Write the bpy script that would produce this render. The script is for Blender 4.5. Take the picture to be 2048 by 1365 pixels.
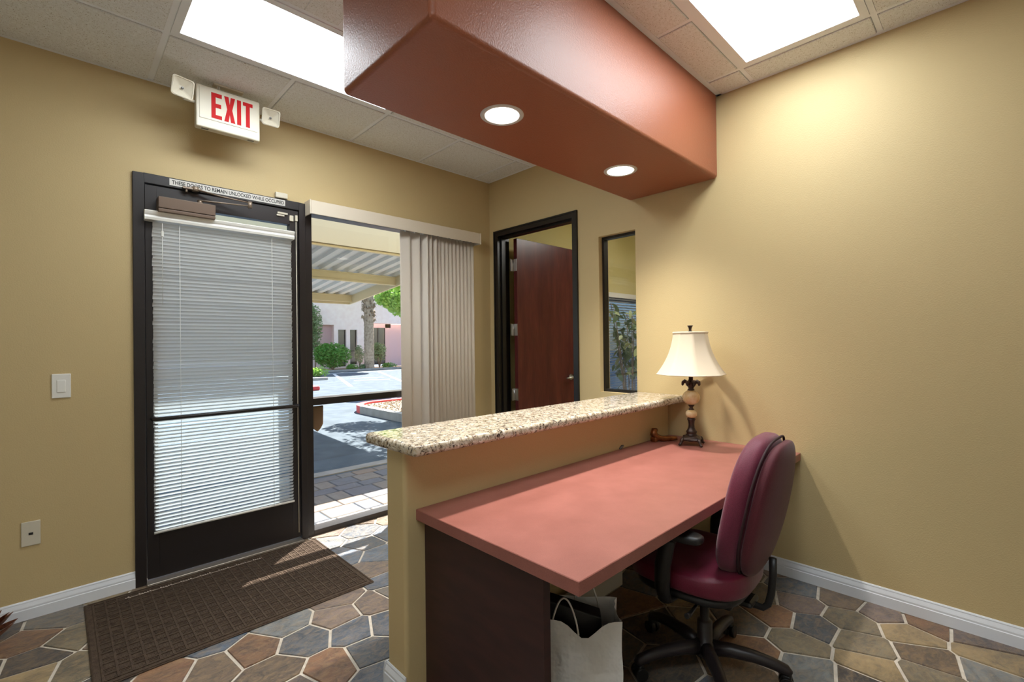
import bpy, bmesh, math, random
from mathutils import Vector, Matrix, noise
R = math.radians
PI = math.pi
random.seed(7)
for o in list(bpy.data.objects):
    bpy.data.objects.remove(o)
scene = bpy.context.scene
COL = scene.collection

# ------------------------------------------------------------------ camera
CAM = Vector((-3.0456, -3.4460, 1.37))
yaw, pitch, roll = R(44.047), R(0.2928), R(-0.696)
fw = Vector((math.sin(yaw) * math.cos(pitch), math.cos(yaw) * math.cos(pitch), math.sin(pitch)))
r0 = Vector((math.cos(yaw), -math.sin(yaw), 0))
u0 = r0.cross(fw)
rt = r0 * math.cos(roll) + u0 * math.sin(roll)
up = -r0 * math.sin(roll) + u0 * math.cos(roll)
cd = bpy.data.cameras.new('camera')
cd.sensor_width = 36.0
cd.lens = 941.5 / 2048 * 36.0
cd.clip_start = 0.05
cd.clip_end = 300
camo = bpy.data.objects.new('camera', cd)
COL.objects.link(camo)
camo.matrix_world = Matrix(((rt.x, up.x, -fw.x, CAM.x), (rt.y, up.y, -fw.y, CAM.y), (rt.z, up.z, -fw.z, CAM.z), (0, 0, 0, 1)))
scene.camera = camo

# ------------------------------------------------------------------ world, sun, exposure
SUN_ELEV = 55.1
SUN_STRENGTH = 21.0
SKY_STRENGTH = 0.42
PANEL_L = 14.5
CAN_W = 15.0
sun_to = Vector((-0.793 * math.cos(R(SUN_ELEV)), -0.609 * math.cos(R(SUN_ELEV)), -math.sin(R(SUN_ELEV))))
w = bpy.data.worlds.new('sky')
scene.world = w
w.use_nodes = True
nt = w.node_tree
nt.nodes.clear()
sky = nt.nodes.new('ShaderNodeTexSky')
sky.sky_type = 'NISHITA'
sky.sun_disc = False
sky.sun_elevation = R(SUN_ELEV)
sky.sun_rotation = math.atan2(-sun_to.x, -sun_to.y)
bg = nt.nodes.new('ShaderNodeBackground')
bg.inputs[1].default_value = SKY_STRENGTH
out = nt.nodes.new('ShaderNodeOutputWorld')
nt.links.new(sky.outputs[0], bg.inputs[0])
nt.links.new(bg.outputs[0], out.inputs[0])
sd = bpy.data.lights.new('sun', 'SUN')
sd.energy = SUN_STRENGTH
sd.angle = R(0.53)
sd.color = (1.0, 0.96, 0.89)
so = bpy.data.objects.new('sun', sd)
COL.objects.link(so)
so.location = (6, 8, 12)
so.rotation_euler = sun_to.to_track_quat('-Z', 'Y').to_euler()
vs = scene.view_settings
vs.view_transform = 'Standard'
try:
    vs.look = 'None'
except Exception:
    pass
vs.gamma = 1.0
vs.exposure = 0.16
vs.use_curve_mapping = False

# ------------------------------------------------------------------ materials
def lin(r, g, b):
    f = lambda c: (c / 255 / 12.92) if c / 255 <= 0.04045 else ((c / 255 + 0.055) / 1.055) ** 2.4
    return (f(r), f(g), f(b), 1.0)

class Mat:
    def __init__(self, name, col=(0.5, 0.5, 0.5, 1), rough=0.5, metal=0.0, spec=0.5):
        self.m = bpy.data.materials.new(name)
        self.m.use_nodes = True
        self.t = self.m.node_tree
        self.b = self.t.nodes['Principled BSDF']
        self.out = self.t.nodes['Material Output']
        self.b.inputs['Base Color'].default_value = col
        self.b.inputs['Roughness'].default_value = rough
        self.b.inputs['Metallic'].default_value = metal
        self.b.inputs['Specular IOR Level'].default_value = spec
        self.m.diffuse_color = col
        self._co = None
    def n(self, typ, **kw):
        x = self.t.nodes.new(typ)
        for k, v in kw.items():
            setattr(x, k, v)
        return x
    def l(self, a, b):
        self.t.links.new(a, b)
    def co(self, obj=True, scale=(1, 1, 1)):
        tc = self.n('ShaderNodeTexCoord')
        mp = self.n('ShaderNodeMapping')
        mp.inputs['Scale'].default_value = scale
        self.l(tc.outputs['Object' if obj else 'Generated'], mp.inputs['Vector'])
        return mp.outputs[0]
    def world_co(self, scale=(1, 1, 1)):
        g = self.n('ShaderNodeNewGeometry')
        mp = self.n('ShaderNodeMapping')
        mp.inputs['Scale'].default_value = scale
        self.l(g.outputs['Position'], mp.inputs['Vector'])
        return mp.outputs[0]
    def noise(self, vec, scale, detail=2, rough=0.5, dist=0.0):
        x = self.n('ShaderNodeTexNoise')
        x.inputs['Scale'].default_value = scale
        x.inputs['Detail'].default_value = detail
        x.inputs['Roughness'].default_value = rough
        x.inputs['Distortion'].default_value = dist
        self.l(vec, x.inputs['Vector'])
        return x
    def ramp(self, fac, stops, interp='LINEAR'):
        x = self.n('ShaderNodeValToRGB')
        x.color_ramp.interpolation = interp
        e = x.color_ramp.elements
        while len(e) < len(stops):
            e.new(0.5)
        for i, (p, c) in enumerate(stops):
            e[i].position = p
            e[i].color = c
        self.l(fac, x.inputs[0])
        return x.outputs[0]
    def mix(self, fac, a, b, mode='MIX'):
        x = self.n('ShaderNodeMix', data_type='RGBA', blend_type=mode)
        for sock, v in ((x.inputs[0], fac), (x.inputs[6], a), (x.inputs[7], b)):
            if hasattr(v, 'is_output'):
                self.l(v, sock)
            else:
                sock.default_value = v
        return x.outputs[2]
    def base(self, s):
        self.l(s, self.b.inputs['Base Color'])
    def bump(self, height, strength=0.3, dist=0.01):
        x = self.n('ShaderNodeBump')
        x.inputs['Strength'].default_value = strength
        x.inputs['Distance'].default_value = dist
        self.l(height, x.inputs['Height'])
        self.l(x.outputs[0], self.b.inputs['Normal'])

def flat(name, rgb, rough=0.5, metal=0.0, spec=0.5, bump=None):
    M_ = Mat(name, lin(*rgb), rough, metal, spec)
    if bump:
        M_.bump(M_.noise(M_.world_co(), bump[0], 2).outputs[0], bump[1], bump[2])
    return M_.m

def vary(name, rgb1, rgb2, scale, rough=0.5, metal=0.0, bump=None, spec=0.5, detail=3, sc3=(1, 1, 1)):
    M_ = Mat(name, lin(*rgb1), rough, metal, spec)
    c = M_.world_co(sc3)
    nz = M_.noise(c, scale, detail)
    M_.base(M_.ramp(nz.outputs[0], [(0.35, lin(*rgb1)), (0.65, lin(*rgb2))]))
    if bump:
        M_.bump(M_.noise(c, bump[0], 2).outputs[0], bump[1], bump[2])
    return M_.m

def emit(name, rgb, strength):
    m = bpy.data.materials.new(name)
    m.use_nodes = True
    t = m.node_tree
    t.nodes.clear()
    e = t.nodes.new('ShaderNodeEmission')
    e.inputs[0].default_value = (rgb[0], rgb[1], rgb[2], 1)
    e.inputs[1].default_value = strength
    o = t.nodes.new('ShaderNodeOutputMaterial')
    t.links.new(e.outputs[0], o.inputs[0])
    return m

def pane_mat(name, tint=(1, 1, 1), rough=0.0):
    m = bpy.data.materials.new(name)
    m.use_nodes = True
    t = m.node_tree
    t.nodes.clear()
    tr = t.nodes.new('ShaderNodeBsdfTransparent')
    tr.inputs[0].default_value = (*tint, 1)
    gl = t.nodes.new('ShaderNodeBsdfGlossy')
    gl.inputs['Roughness'].default_value = rough
    lw = t.nodes.new('ShaderNodeLayerWeight')
    pw = t.nodes.new('ShaderNodeMath')
    pw.operation = 'POWER'
    pw.inputs[1].default_value = 5.0
    fr = t.nodes.new('ShaderNodeMath')
    fr.operation = 'MULTIPLY_ADD'
    fr.inputs[1].default_value = 0.96
    fr.inputs[2].default_value = 0.04
    t.links.new(lw.outputs['Facing'], pw.inputs[0])
    t.links.new(pw.outputs[0], fr.inputs[0])
    mx = t.nodes.new('ShaderNodeMixShader')
    o = t.nodes.new('ShaderNodeOutputMaterial')
    t.links.new(fr.outputs[0], mx.inputs[0])
    t.links.new(tr.outputs[0], mx.inputs[1])
    t.links.new(gl.outputs[0], mx.inputs[2])
    t.links.new(mx.outputs[0], o.inputs[0])
    return m

def translucent(name, rgb, amount=0.4, rough=0.5, bump=None):
    M_ = Mat(name, lin(*rgb), rough)
    tr = M_.n('ShaderNodeBsdfTranslucent')
    tr.inputs[0].default_value = lin(*rgb)
    mx = M_.n('ShaderNodeMixShader')
    mx.inputs[0].default_value = amount
    M_.l(M_.b.outputs[0], mx.inputs[1])
    M_.l(tr.outputs[0], mx.inputs[2])
    M_.l(mx.outputs[0], M_.out.inputs[0])
    if bump:
        M_.bump(M_.noise(M_.world_co(), bump[0], 3).outputs[0], bump[1], bump[2])
    return M_.m

M = {}
M['wall'] = flat('wall_paint', (198, 176, 130), 0.55, 0, 0.3, (160, 0.22, 0.004))
M['wall_bounce'] = flat('pale_bounce_paint', (232, 228, 216), 0.6)  # pale so the unseen walls bounce more light onto the ceiling
M['office_wall'] = flat('office_paint', (214, 200, 138), 0.6, 0, 0.3, (160, 0.2, 0.004))
M['soffit'] = flat('terracotta_paint', (146, 84, 57), 0.44, 0, 0.5, (150, 0.32, 0.004))
M['white_trim'] = flat('white_trim', (224, 226, 230), 0.35)
M['baffle'] = flat('downlight_baffle', (176, 174, 170), 0.6)
M['ring'] = flat('downlight_trim', (196, 194, 190), 0.5)
M['grid'] = flat('ceiling_grid_white', (232, 236, 242), 0.5)
M['plastic_white'] = flat('white_plastic', (232, 230, 222), 0.35)
M['plastic_ivory'] = flat('ivory_plastic', (208, 200, 180), 0.4)
M['red'] = flat('sign_red', (186, 8, 12), 0.6, 0, 0.25)
M['black_text'] = flat('black_text', (22, 22, 22), 0.6)
M['sign_strip'] = flat('sign_strip', (208, 205, 198), 0.5)
M['bronze_frame'] = flat('dark_bronze_aluminium', (36, 31, 30), 0.38, 0.0, 0.5)
M['black_frame'] = flat('black_painted_frame', (20, 17, 17), 0.32)
M['closer'] = flat('bronze_closer', (112, 94, 80), 0.38, 0.35)
M['steel'] = flat('brushed_steel', (190, 188, 184), 0.3, 1.0)
M['thresh'] = flat('threshold_aluminium', (150, 140, 128), 0.4, 0.7)
M['glass'] = pane_mat('window_glass')
M['glass_blue'] = pane_mat('window_glass_blue', (0.86, 0.94, 1.0))
M['slat'] = translucent('blind_slat', (222, 222, 218), 0.30, 0.4)
M['vane'] = translucent('blind_vane', (228, 216, 200), 0.12, 0.55, (400, 0.1, 0.002))
M['valance'] = flat('valance_cream', (220, 208, 188), 0.45)
M['gable'] = vary('dark_mahogany_laminate', (46, 22, 22), (58, 30, 28), 6, 0.42, sc3=(1, 1, 4))
M['black_plastic'] = flat('black_plastic', (24, 22, 22), 0.42)
M['charcoal_plastic'] = flat('charcoal_plastic', (44, 37, 38), 0.38)
M['grey_metal'] = flat('grey_metal', (120, 118, 116), 0.4, 0.8)
M['bag_paper'] = flat('white_kraft_paper', (232, 230, 226), 0.75, 0, 0.2, (26, 0.5, 0.02))
M['handle_paper'] = flat('paper_twist', (225, 222, 214), 0.7)
M['lamp_shade'] = translucent('lamp_shade_fabric', (222, 208, 184), 0.22, 0.75)
M['lamp_metal'] = vary('dark_bronze_resin', (40, 28, 24), (66, 46, 36), 40, 0.4, 0.3)
M['lamp_stone'] = vary('onyx', (206, 172, 118), (226, 204, 164), 26, 0.18)
M['bronze_obj'] = vary('copper_bronze', (110, 66, 38), (160, 104, 62), 30, 0.3, 0.8)
M['mat_base'] = vary('doormat_brown', (66, 53, 43), (80, 66, 54), 60, 0.9, 0, (300, 0.6, 0.004), 0.2)
M['leaf_dry'] = vary('dry_brown_leaf', (92, 46, 30), (150, 92, 62), 40, 0.35)
M['grout'] = vary('grout', (196, 186, 170), (212, 202, 188), 30, 0.85, 0, (200, 0.4, 0.003), 0.2)
M['raceway'] = flat('raceway_grey', (206, 202, 192), 0.45)
M['seam'] = flat('dark_seam', (46, 16, 22), 0.7)

def fabric(name, a, b, rough, sheen):
    M_ = Mat(name, lin(*a), rough, 0, 0.4)
    c = M_.world_co()
    nz = M_.noise(c, 500, 2)
    M_.base(M_.ramp(nz.outputs[0], [(0.3, lin(*a)), (0.7, lin(*b))]))
    M_.b.inputs['Sheen Weight'].default_value = sheen
    M_.bump(nz.outputs[0], 0.35, 0.002)
    return M_.m
M['burgundy'] = fabric('burgundy_fabric', (88, 20, 42), (118, 34, 62), 0.55, 0.25)
M['burgundy_shell'] = fabric('burgundy_back_fabric', (74, 20, 30), (98, 32, 44), 0.7, 0.15)
M['burgundy_vinyl'] = fabric('burgundy_seat_fabric', (92, 20, 40), (112, 28, 52), 0.33, 0.1)

def tile_mat():
    M_ = Mat('acoustic_tile', lin(232, 238, 246), 0.85, 0, 0.2)
    c = M_.world_co((1, 1, 1))
    a = M_.noise(c, 190, 2, 0.6)
    b = M_.noise(c, 60, 3, 0.6)
    f = M_.ramp(a.outputs[0], [(0.0, lin(150, 144, 132)), (0.335, lin(160, 152, 140)), (0.375, lin(232, 238, 246))])
    g = M_.ramp(b.outputs[0], [(0.3, lin(240, 236, 228)), (0.7, lin(255, 252, 246))])
    M_.base(M_.mix(1.0, f, g, 'MULTIPLY'))
    M_.bump(a.outputs[0], 0.25, 0.003)
    return M_.m
M['tile'] = tile_mat()

def desk_mat():
    M_ = Mat('rust_laminate', lin(170, 96, 80), 0.40, 0, 0.45)
    c = M_.world_co()
    a = M_.noise(c, 7, 4, 0.6)
    b = M_.noise(c, 420, 2, 0.6)
    f = M_.ramp(a.outputs[0], [(0.3, lin(148, 91, 80)), (0.7, lin(163, 103, 92))])
    g = M_.ramp(b.outputs[0], [(0.3, lin(225, 225, 225)), (0.7, lin(255, 255, 255))])
    M_.base(M_.mix(1.0, f, g, 'MULTIPLY'))
    return M_.m
M['desk'] = desk_mat()

def granite_mat():
    M_ = Mat('speckled_granite', lin(190, 170, 130), 0.10, 0, 0.5)
    c = M_.world_co((1, 0.8, 1))
    a = M_.noise(c, 42, 4, 0.65, 0.8)
    col1 = M_.ramp(a.outputs[0], [(0.36, lin(112, 94, 78)), (0.45, lin(172, 158, 134)), (0.55, lin(200, 190, 172)), (0.68, lin(178, 154, 122))])
    b = M_.noise(c, 70, 3, 0.6, 1.2)
    k = M_.ramp(b.outputs[0], [(0.38, (1, 1, 1, 1)), (0.45, (0, 0, 0, 1))])
    col2 = M_.mix(k, col1, lin(66, 56, 50))
    d = M_.noise(c, 55, 2, 0.5, 0.6)
    k2 = M_.ramp(d.outputs[0], [(0.60, (0, 0, 0, 1)), (0.66, (1, 1, 1, 1))])
    M_.base(M_.mix(k2, col2, lin(214, 208, 196)))
    return M_.m
M['granite'] = granite_mat()

def stone_mat():
    M_ = Mat('slate_flagstone', lin(110, 100, 90), 0.40, 0, 0.45)
    oi = M_.n('ShaderNodeObjectInfo')
    at = M_.n('ShaderNodeAttribute')
    at.attribute_name = 'tone'
    c = M_.world_co((1, 1.6, 1))
    a = M_.noise(c, 6.5, 6, 0.66, 1.2)
    b = M_.noise(c, 24, 6, 0.72, 0.9)
    light = M_.mix(0.55, oi.outputs['Color'], lin(186, 158, 118))
    dark = M_.mix(0.55, oi.outputs['Color'], lin(48, 50, 56))
    f = M_.ramp(a.outputs[0], [(0.38, (0, 0, 0, 1)), (0.62, (1, 1, 1, 1))])
    g = M_.ramp(b.outputs[0], [(0.42, (0, 0, 0, 1)), (0.72, (0.75, 0.75, 0.75, 1))])
    x = M_.mix(f, dark, oi.outputs['Color'])
    M_.base(M_.mix(g, x, light))
    M_.bump(b.outputs[0], 0.5, 0.008)
    rr = M_.ramp(b.outputs[0], [(0.3, (0.28,) * 3 + (1,)), (0.7, (0.5,) * 3 + (1,))])
    M_.l(rr, M_.b.inputs['Roughness'])
    return M_.m
M['stone'] = stone_mat()

def wood_door_mat():
    M_ = Mat('mahogany_veneer', lin(70, 26, 22), 0.26, 0, 0.5)
    c = M_.world_co((3, 3, 0.5))
    a = M_.noise(c, 3, 4, 0.6, 0.4)
    b = M_.noise(M_.world_co((30, 30, 1.2)), 6, 3, 0.6)
    f = M_.ramp(a.outputs[0], [(0.3, lin(80, 34, 33)), (0.7, lin(106, 48, 44))])
    g = M_.ramp(b.outputs[0], [(0.3, (0.78, 0.78, 0.78, 1)), (0.7, (1, 1, 1, 1))])
    M_.base(M_.mix(1.0, f, g, 'MULTIPLY'))
    return M_.m
M['door_wood'] = wood_door_mat()

# outdoors
M['asphalt'] = vary('asphalt', (76, 86, 94), (90, 100, 108), 3, 0.9, 0, (120, 0.3, 0.01), 0.2)
M['concrete'] = vary('concrete', (140, 137, 130), (156, 152, 146), 5, 0.85)
M['cream_metal'] = flat('cream_painted_metal', (214, 200, 164), 0.5)
M['deck_white'] = flat('white_steel_deck', (214, 216, 214), 0.5)
M['stucco_pink'] = vary('pink_stucco', (238, 212, 202), (244, 222, 212), 4, 0.9)
M['stucco_mauve'] = flat('mauve_stucco', (206, 172, 170), 0.9)
M['stucco_cream'] = flat('cream_stucco', (226, 214, 184), 0.9)
M['dark_glass'] = flat('dark_window_glass', (46, 50, 52), 0.08, 0, 0.8)
M['bark'] = vary('bark', (128, 110, 90), (164, 146, 124), 8, 0.9)
M['paint_white'] = flat('road_paint', (214, 214, 210), 0.7)
M['paint_red'] = flat('curb_red', (206, 66, 66), 0.6)
M['gravel'] = vary('gravel', (136, 114, 90), (176, 158, 134), 40, 0.9, 0, (60, 0.8, 0.02))
M['leaf_green'] = translucent('leaf_green', (92, 150, 56), 0.35, 0.5)
M['leaf_light'] = translucent('leaf_light_green', (150, 190, 84), 0.4, 0.5)
M['leaf_olive'] = translucent('leaf_olive', (128, 150, 100), 0.3, 0.6)
M['leaf_ficus'] = translucent('leaf_ficus', (96, 120, 72), 0.2, 0.4)
M['leaf_ficus2'] = translucent('leaf_ficus_pale', (172, 184, 132), 0.2, 0.4)
M['terracotta'] = flat('terracotta_pot', (150, 90, 62), 0.7)
M['brown_plaque'] = flat('brown_plaque', (122, 92, 66), 0.5)
pm = Mat('paver_stone', lin(160, 156, 152), 0.9, 0, 0.2)
_oi = pm.n('ShaderNodeObjectInfo')
_n = pm.noise(pm.world_co(), 14, 4, 0.6)
pm.base(pm.mix(pm.ramp(_n.outputs[0], [(0.35, (0, 0, 0, 1)), (0.65, (1, 1, 1, 1))]), pm.mix(0.25, _oi.outputs['Color'], lin(90, 86, 84)), _oi.outputs['Color']))
M['paver'] = pm.m

# ------------------------------------------------------------------ mesh helpers
class MB:
    def __init__(self):
        self.v = []
        self.f = []
        self.smooth = set()
    def add(self, vs, fs, smooth=False):
        o = len(self.v)
        self.v += [tuple(p) for p in vs]
        for f in fs:
            if smooth:
                self.smooth.add(len(self.f))
            self.f.append(tuple(i + o for i in f))
        return self
    def box(self, a, b):
        x0, x1 = sorted((a[0], b[0])); y0, y1 = sorted((a[1], b[1])); z0, z1 = sorted((a[2], b[2]))
        return self.add([(x0, y0, z0), (x1, y0, z0), (x1, y1, z0), (x0, y1, z0), (x0, y0, z1), (x1, y0, z1), (x1, y1, z1), (x0, y1, z1)],
                        [(0, 3, 2, 1), (4, 5, 6, 7), (0, 1, 5, 4), (1, 2, 6, 5), (2, 3, 7, 6), (3, 0, 4, 7)])
    def prism(self, poly, fn, t0, t1):
        """poly 2D ccw; fn(u,v,t)->3D"""
        n = len(poly)
        vs = [fn(u, v, t0) for u, v in poly] + [fn(u, v, t1) for u, v in poly]
        fs = [tuple(range(n - 1, -1, -1)), tuple(range(n, 2 * n))] + [(i, (i + 1) % n, n + (i + 1) % n, n + i) for i in range(n)]
        return self.add(vs, fs)
    def tube(self, pts, rad, seg=10, cap=True, smooth=True, flatten=None):
        pts = [Vector(p) for p in pts]
        rad = rad if isinstance(rad, (list, tuple)) else [rad] * len(pts)
        rings = []
        prevn = None
        for i, p in enumerate(pts):
            t = (pts[min(i + 1, len(pts) - 1)] - pts[max(i - 1, 0)]).normalized()
            if prevn is None:
                h = Vector((0, 0, 1)) if abs(t.z) < 0.9 else Vector((1, 0, 0))
                nrm = (h - t * h.dot(t)).normalized()
            else:
                nrm = (prevn - t * prevn.dot(t)).normalized()
            prevn = nrm
            bn = t.cross(nrm)
            fl = flatten or 1.0
            rings.append([p + (nrm * math.cos(2 * PI * k / seg) * fl + bn * math.sin(2 * PI * k / seg)) * rad[i] for k in range(seg)])
        vs = [q for rr in rings for q in rr]
        fs = []
        for i in range(len(pts) - 1):
            for k in range(seg):
                fs.append((i * seg + k, i * seg + (k + 1) % seg, (i + 1) * seg + (k + 1) % seg, (i + 1) * seg + k))
        self.add(vs, fs, smooth)
        if cap:
            o = len(self.v) - len(vs)
            self.f.append(tuple(o + k for k in range(seg - 1, -1, -1)))
            self.f.append(tuple(o + (len(pts) - 1) * seg + k for k in range(seg)))
        return self
    def lathe(self, prof, c=(0, 0, 0), seg=28, smooth=True, cap=True, rfun=None):
        vs = []
        for r, z in prof:
            for k in range(seg):
                a = 2 * PI * k / seg
                q = r * (rfun(a, z) if rfun else 1)
                vs.append((c[0] + q * math.cos(a), c[1] + q * math.sin(a), c[2] + z))
        fs = []
        n = len(prof)
        for i in range(n - 1):
            for k in range(seg):
                fs.append((i * seg + k, i * seg + (k + 1) % seg, (i + 1) * seg + (k + 1) % seg, (i + 1) * seg + k))
        o = len(self.v)
        self.add(vs, fs, smooth)
        if cap:
            self.f.append(tuple(o + k for k in range(seg - 1, -1, -1)))
            self.f.append(tuple(o + (n - 1) * seg + k for k in range(seg)))
        return self
    def cushion(self, c, sx, sy, sz, e1=0.5, e2=0.5, nu=32, nv=16, fn=None):
        """superellipsoid"""
        def sp(v, e):
            return math.copysign(abs(v) ** e, v)
        vs = []
        for j in range(nv + 1):
            ph = -PI / 2 + PI * j / nv
            for i in range(nu):
                th = 2 * PI * i / nu
                p = Vector((sx * sp(math.cos(ph), e1) * sp(math.cos(th), e2), sy * sp(math.cos(ph), e1) * sp(math.sin(th), e2), sz * sp(math.sin(ph), e1)))
                if fn:
                    p = fn(p)
                vs.append((c[0] + p[0], c[1] + p[1], c[2] + p[2]))
        fs = []
        for j in range(nv):
            for i in range(nu):
                fs.append((j * nu + i, j * nu + (i + 1) % nu, (j + 1) * nu + (i + 1) % nu, (j + 1) * nu + i))
        return self.add(vs, fs, True)
    def mesh(self, name, mat):
        me = bpy.data.meshes.new(name)
        me.from_pydata(self.v, [], self.f)
        for i in self.smooth:
            me.polygons[i].use_smooth = True
        me.materials.append(mat)
        me.update()
        return me
    def build(self, name, mat, parent=None, bevel=0, bseg=2, recalc=True, label=None):
        me = self.mesh(name, mat)
        if bevel or recalc:
            bm = bmesh.new()
            bm.from_mesh(me)
            if bevel:
                bmesh.ops.remove_doubles(bm, verts=bm.verts, dist=1e-5)
                es = [e for e in bm.edges if len(e.link_faces) == 2 and e.calc_face_angle(0) > 0.6]
                bmesh.ops.bevel(bm, geom=es, offset=bevel, segments=bseg, affect='EDGES', profile=0.5)
            bmesh.ops.recalc_face_normals(bm, faces=bm.faces)
            bm.to_mesh(me)
            bm.free()
        o = bpy.data.objects.new(name, me)
        COL.objects.link(o)
        if parent:
            o.parent = parent
            o.matrix_parent_inverse = parent_inv(parent)
        if label:
            o['label'] = label
        return o

def world_m(p):
    m = Matrix.LocRotScale(p.location, p.rotation_euler, p.scale)
    return world_m(p.parent) @ p.matrix_parent_inverse @ m if p.parent else m
def parent_inv(p):
    return world_m(p).inverted()

def tag(o, label, cat, group=None, kind=None):
    o['label'] = label
    o['category'] = cat
    if group:
        o['group'] = group
    if kind:
        o['kind'] = kind
    return o
def empty(name, loc=(0, 0, 0), rz=0):
    o = bpy.data.objects.new(name, None)
    o.location = loc
    o.rotation_euler = (0, 0, rz)
    o.empty_display_size = 0.1
    COL.objects.link(o)
    return o
def inst(name, me, parent, loc=(0, 0, 0), rot=(0, 0, 0), scale=(1, 1, 1), color=None):
    """shared-mesh piece, loc in world (parents here sit unrotated) """
    o = bpy.data.objects.new(name, me)
    COL.objects.link(o)
    o.location = loc
    o.rotation_euler = rot
    o.scale = scale
    if parent:
        o.parent = parent
        o.matrix_parent_inverse = parent_inv(parent)
    if color:
        o.color = color
    return o
def struct(o, label, cat='wall'):
    return tag(o, label, cat, kind='structure')
def rect_mesh(name, mat, sx, sy, sz, bevel=0):
    mb = MB().box((-sx / 2, -sy / 2, -sz / 2), (sx / 2, sy / 2, sz / 2))
    o = mb.build(name, mat, bevel=bevel, bseg=1)
    me = o.data
    bpy.data.objects.remove(o)
    return me

# ------------------------------------------------------------------ setting
H = 2.935
XL, YB = -4.7, -5.6          # left and back walls, out of view
DX0, DX1, DH = -2.73, -0.22, 2.385

# floor slab (grout) + flagstones
floor = MB().box((XL - .1, YB - .1, -0.08), (0.12, 0.10, -0.006)).build('floor', M['grout'])
struct(floor, 'slate flagstone floor with pale grout lines', 'floor')
PAL = {'rust': (142, 104, 78), 'olive': (124, 114, 96), 'gold': (152, 132, 100), 'slate': (92, 98, 106), 'blue': (96, 106, 120), 'dark': (78, 74, 74), 'purp': (112, 98, 94), 'pink': (136, 118, 108), 'brown': (118, 100, 84), 'pale': (134, 138, 140), 'gray': (108, 104, 100)}
SE = [(-3.15, -0.26, 'rust'), (-3.03, -0.11, 'gray'), (-3.0, -0.37, 'olive'), (-3.13, -0.46, 'dark'), (-3.15, -0.64, 'gold'), (-2.98, -0.68, 'olive'), (-3.32, -0.44, 'dark'), (-2.73, -1.02, 'rust'), (-2.58, -1.10, 'brown'), (-2.41, -1.08, 'rust'), (-2.40, -1.31, 'brown'), (-2.25, -0.98, 'pale'), (-2.22, -1.18, 'slate'), (-2.03, -1.10, 'pink'), (-2.02, -1.27, 'blue'), (-2.21, -1.45, 'rust'), (-1.95, -0.93, 'pink'), (-1.83, -1.12, 'pink'), (-2.04, -1.47, 'slate'), (-1.88, -1.33, 'blue'), (-2.08, -1.66, 'blue'), (-2.38, -1.50, 'purp'), (-1.66, -0.94, 'blue'), (-1.66, -0.78, 'pink'), (-1.52, -0.61, 'blue'), (-1.71, -0.46, 'blue'), (-1.52, -0.37, 'slate'), (-1.72, -0.17, 'pale'), (-1.70, -1.10, 'gray'), (-1.45, -0.14, 'slate'), (-1.3, -0.35, 'blue'),
      (-0.11, -2.65, 'slate'), (-0.27, -2.70, 'purp'), (-0.07, -2.85, 'brown'), (-0.48, -2.65, 'rust'), (-0.45, -2.81, 'slate'), (-0.27, -2.93, 'olive'), (-0.09, -3.03, 'purp'), (-0.05, -3.19, 'rust'), (-0.64, -2.79, 'olive'), (-0.45, -3.0, 'olive'), (-0.20, -3.14, 'gold'), (-0.60, -3.06, 'gold'), (-0.80, -2.88, 'pale'), (-0.36, -3.23, 'brown'), (-0.04, -3.36, 'purp'), (-0.18, -3.41, 'gold'), (-0.33, -3.41, 'pale'), (-0.52, -3.25, 'olive'), (-0.76, -3.06, 'dark'), (-0.66, -2.56, 'gray'), (-0.83, -2.67, 'rust'), (-1.01, -2.68, 'brown'), (-1.2, -2.46, 'gray'), (-0.34, -2.52, 'olive')]
rs = random.Random(3)
pts = [(a, b) for a, b, c in SE]
tones = [c for a, b, c in SE]
for _ in range(26000):
    x, y = rs.uniform(XL, 0.1), rs.uniform(YB, 0.05)
    if all((x - a) ** 2 + (y - b) ** 2 > 0.205 ** 2 for a, b in pts):
        pts.append((x, y))
        tones.append(rs.choice(['rust', 'olive', 'slate', 'blue', 'dark', 'purp', 'pink', 'brown', 'gray', 'gold']))
wts = [0.0] * len(SE) + [rs.uniform(-.006, .006) for _ in range(len(pts) - len(SE))]
def clip(poly, nx, ny, d):
    outp = []
    for i in range(len(poly)):
        p, q = poly[i], poly[(i + 1) % len(poly)]
        a = p[0] * nx + p[1] * ny - d
        b = q[0] * nx + q[1] * ny - d
        if a <= 0:
            outp.append(p)
        if a * b < 0:
            t = a / (a - b)
            outp.append((p[0] + (q[0] - p[0]) * t, p[1] + (q[1] - p[1]) * t))
    return outp
GAP = 0.0068
cells = []
for i, (x, y) in enumerate(pts):
    poly = [(max(x - .5, XL), max(y - .5, YB)), (min(x + .5, 0.0), max(y - .5, YB)), (min(x + .5, 0.0), min(y + .5, 0.0)), (max(x - .5, XL), min(y + .5, 0.0))]
    for j, (a, b) in enumerate(pts):
        if i == j or abs(a - x) > 0.8 or abs(b - y) > 0.8:
            continue
        dx, dy = a - x, b - y
        ln = math.hypot(dx, dy)
        nx, ny = dx / ln, dy / ln
        poly = clip(poly, nx, ny, (x + a) / 2 * nx + (y + b) / 2 * ny + (wts[i] - wts[j]) / (2 * ln) - GAP)
        if len(poly) < 3:
            break
    if len(poly) >= 3:
        cells.append((poly, tones[i], x, y))
def visible(x, y):
    d = Vector((x, y, 0)) - CAM
    z = d.dot(fw)
    if z < 0.2:
        return False
    px = 1024 + 941.5 * d.dot(rt) / z
    py = 682.5 - 941.5 * d.dot(up) / z
    if not (-220 < px < 2270 and py < 1660):
        return False
    if y > -1.7 and x > -1.0:
        return False
    if -2.0 < y < -1.55 and x > -1.95:
        return False
    return True
field = MB()
nst = 0
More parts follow.
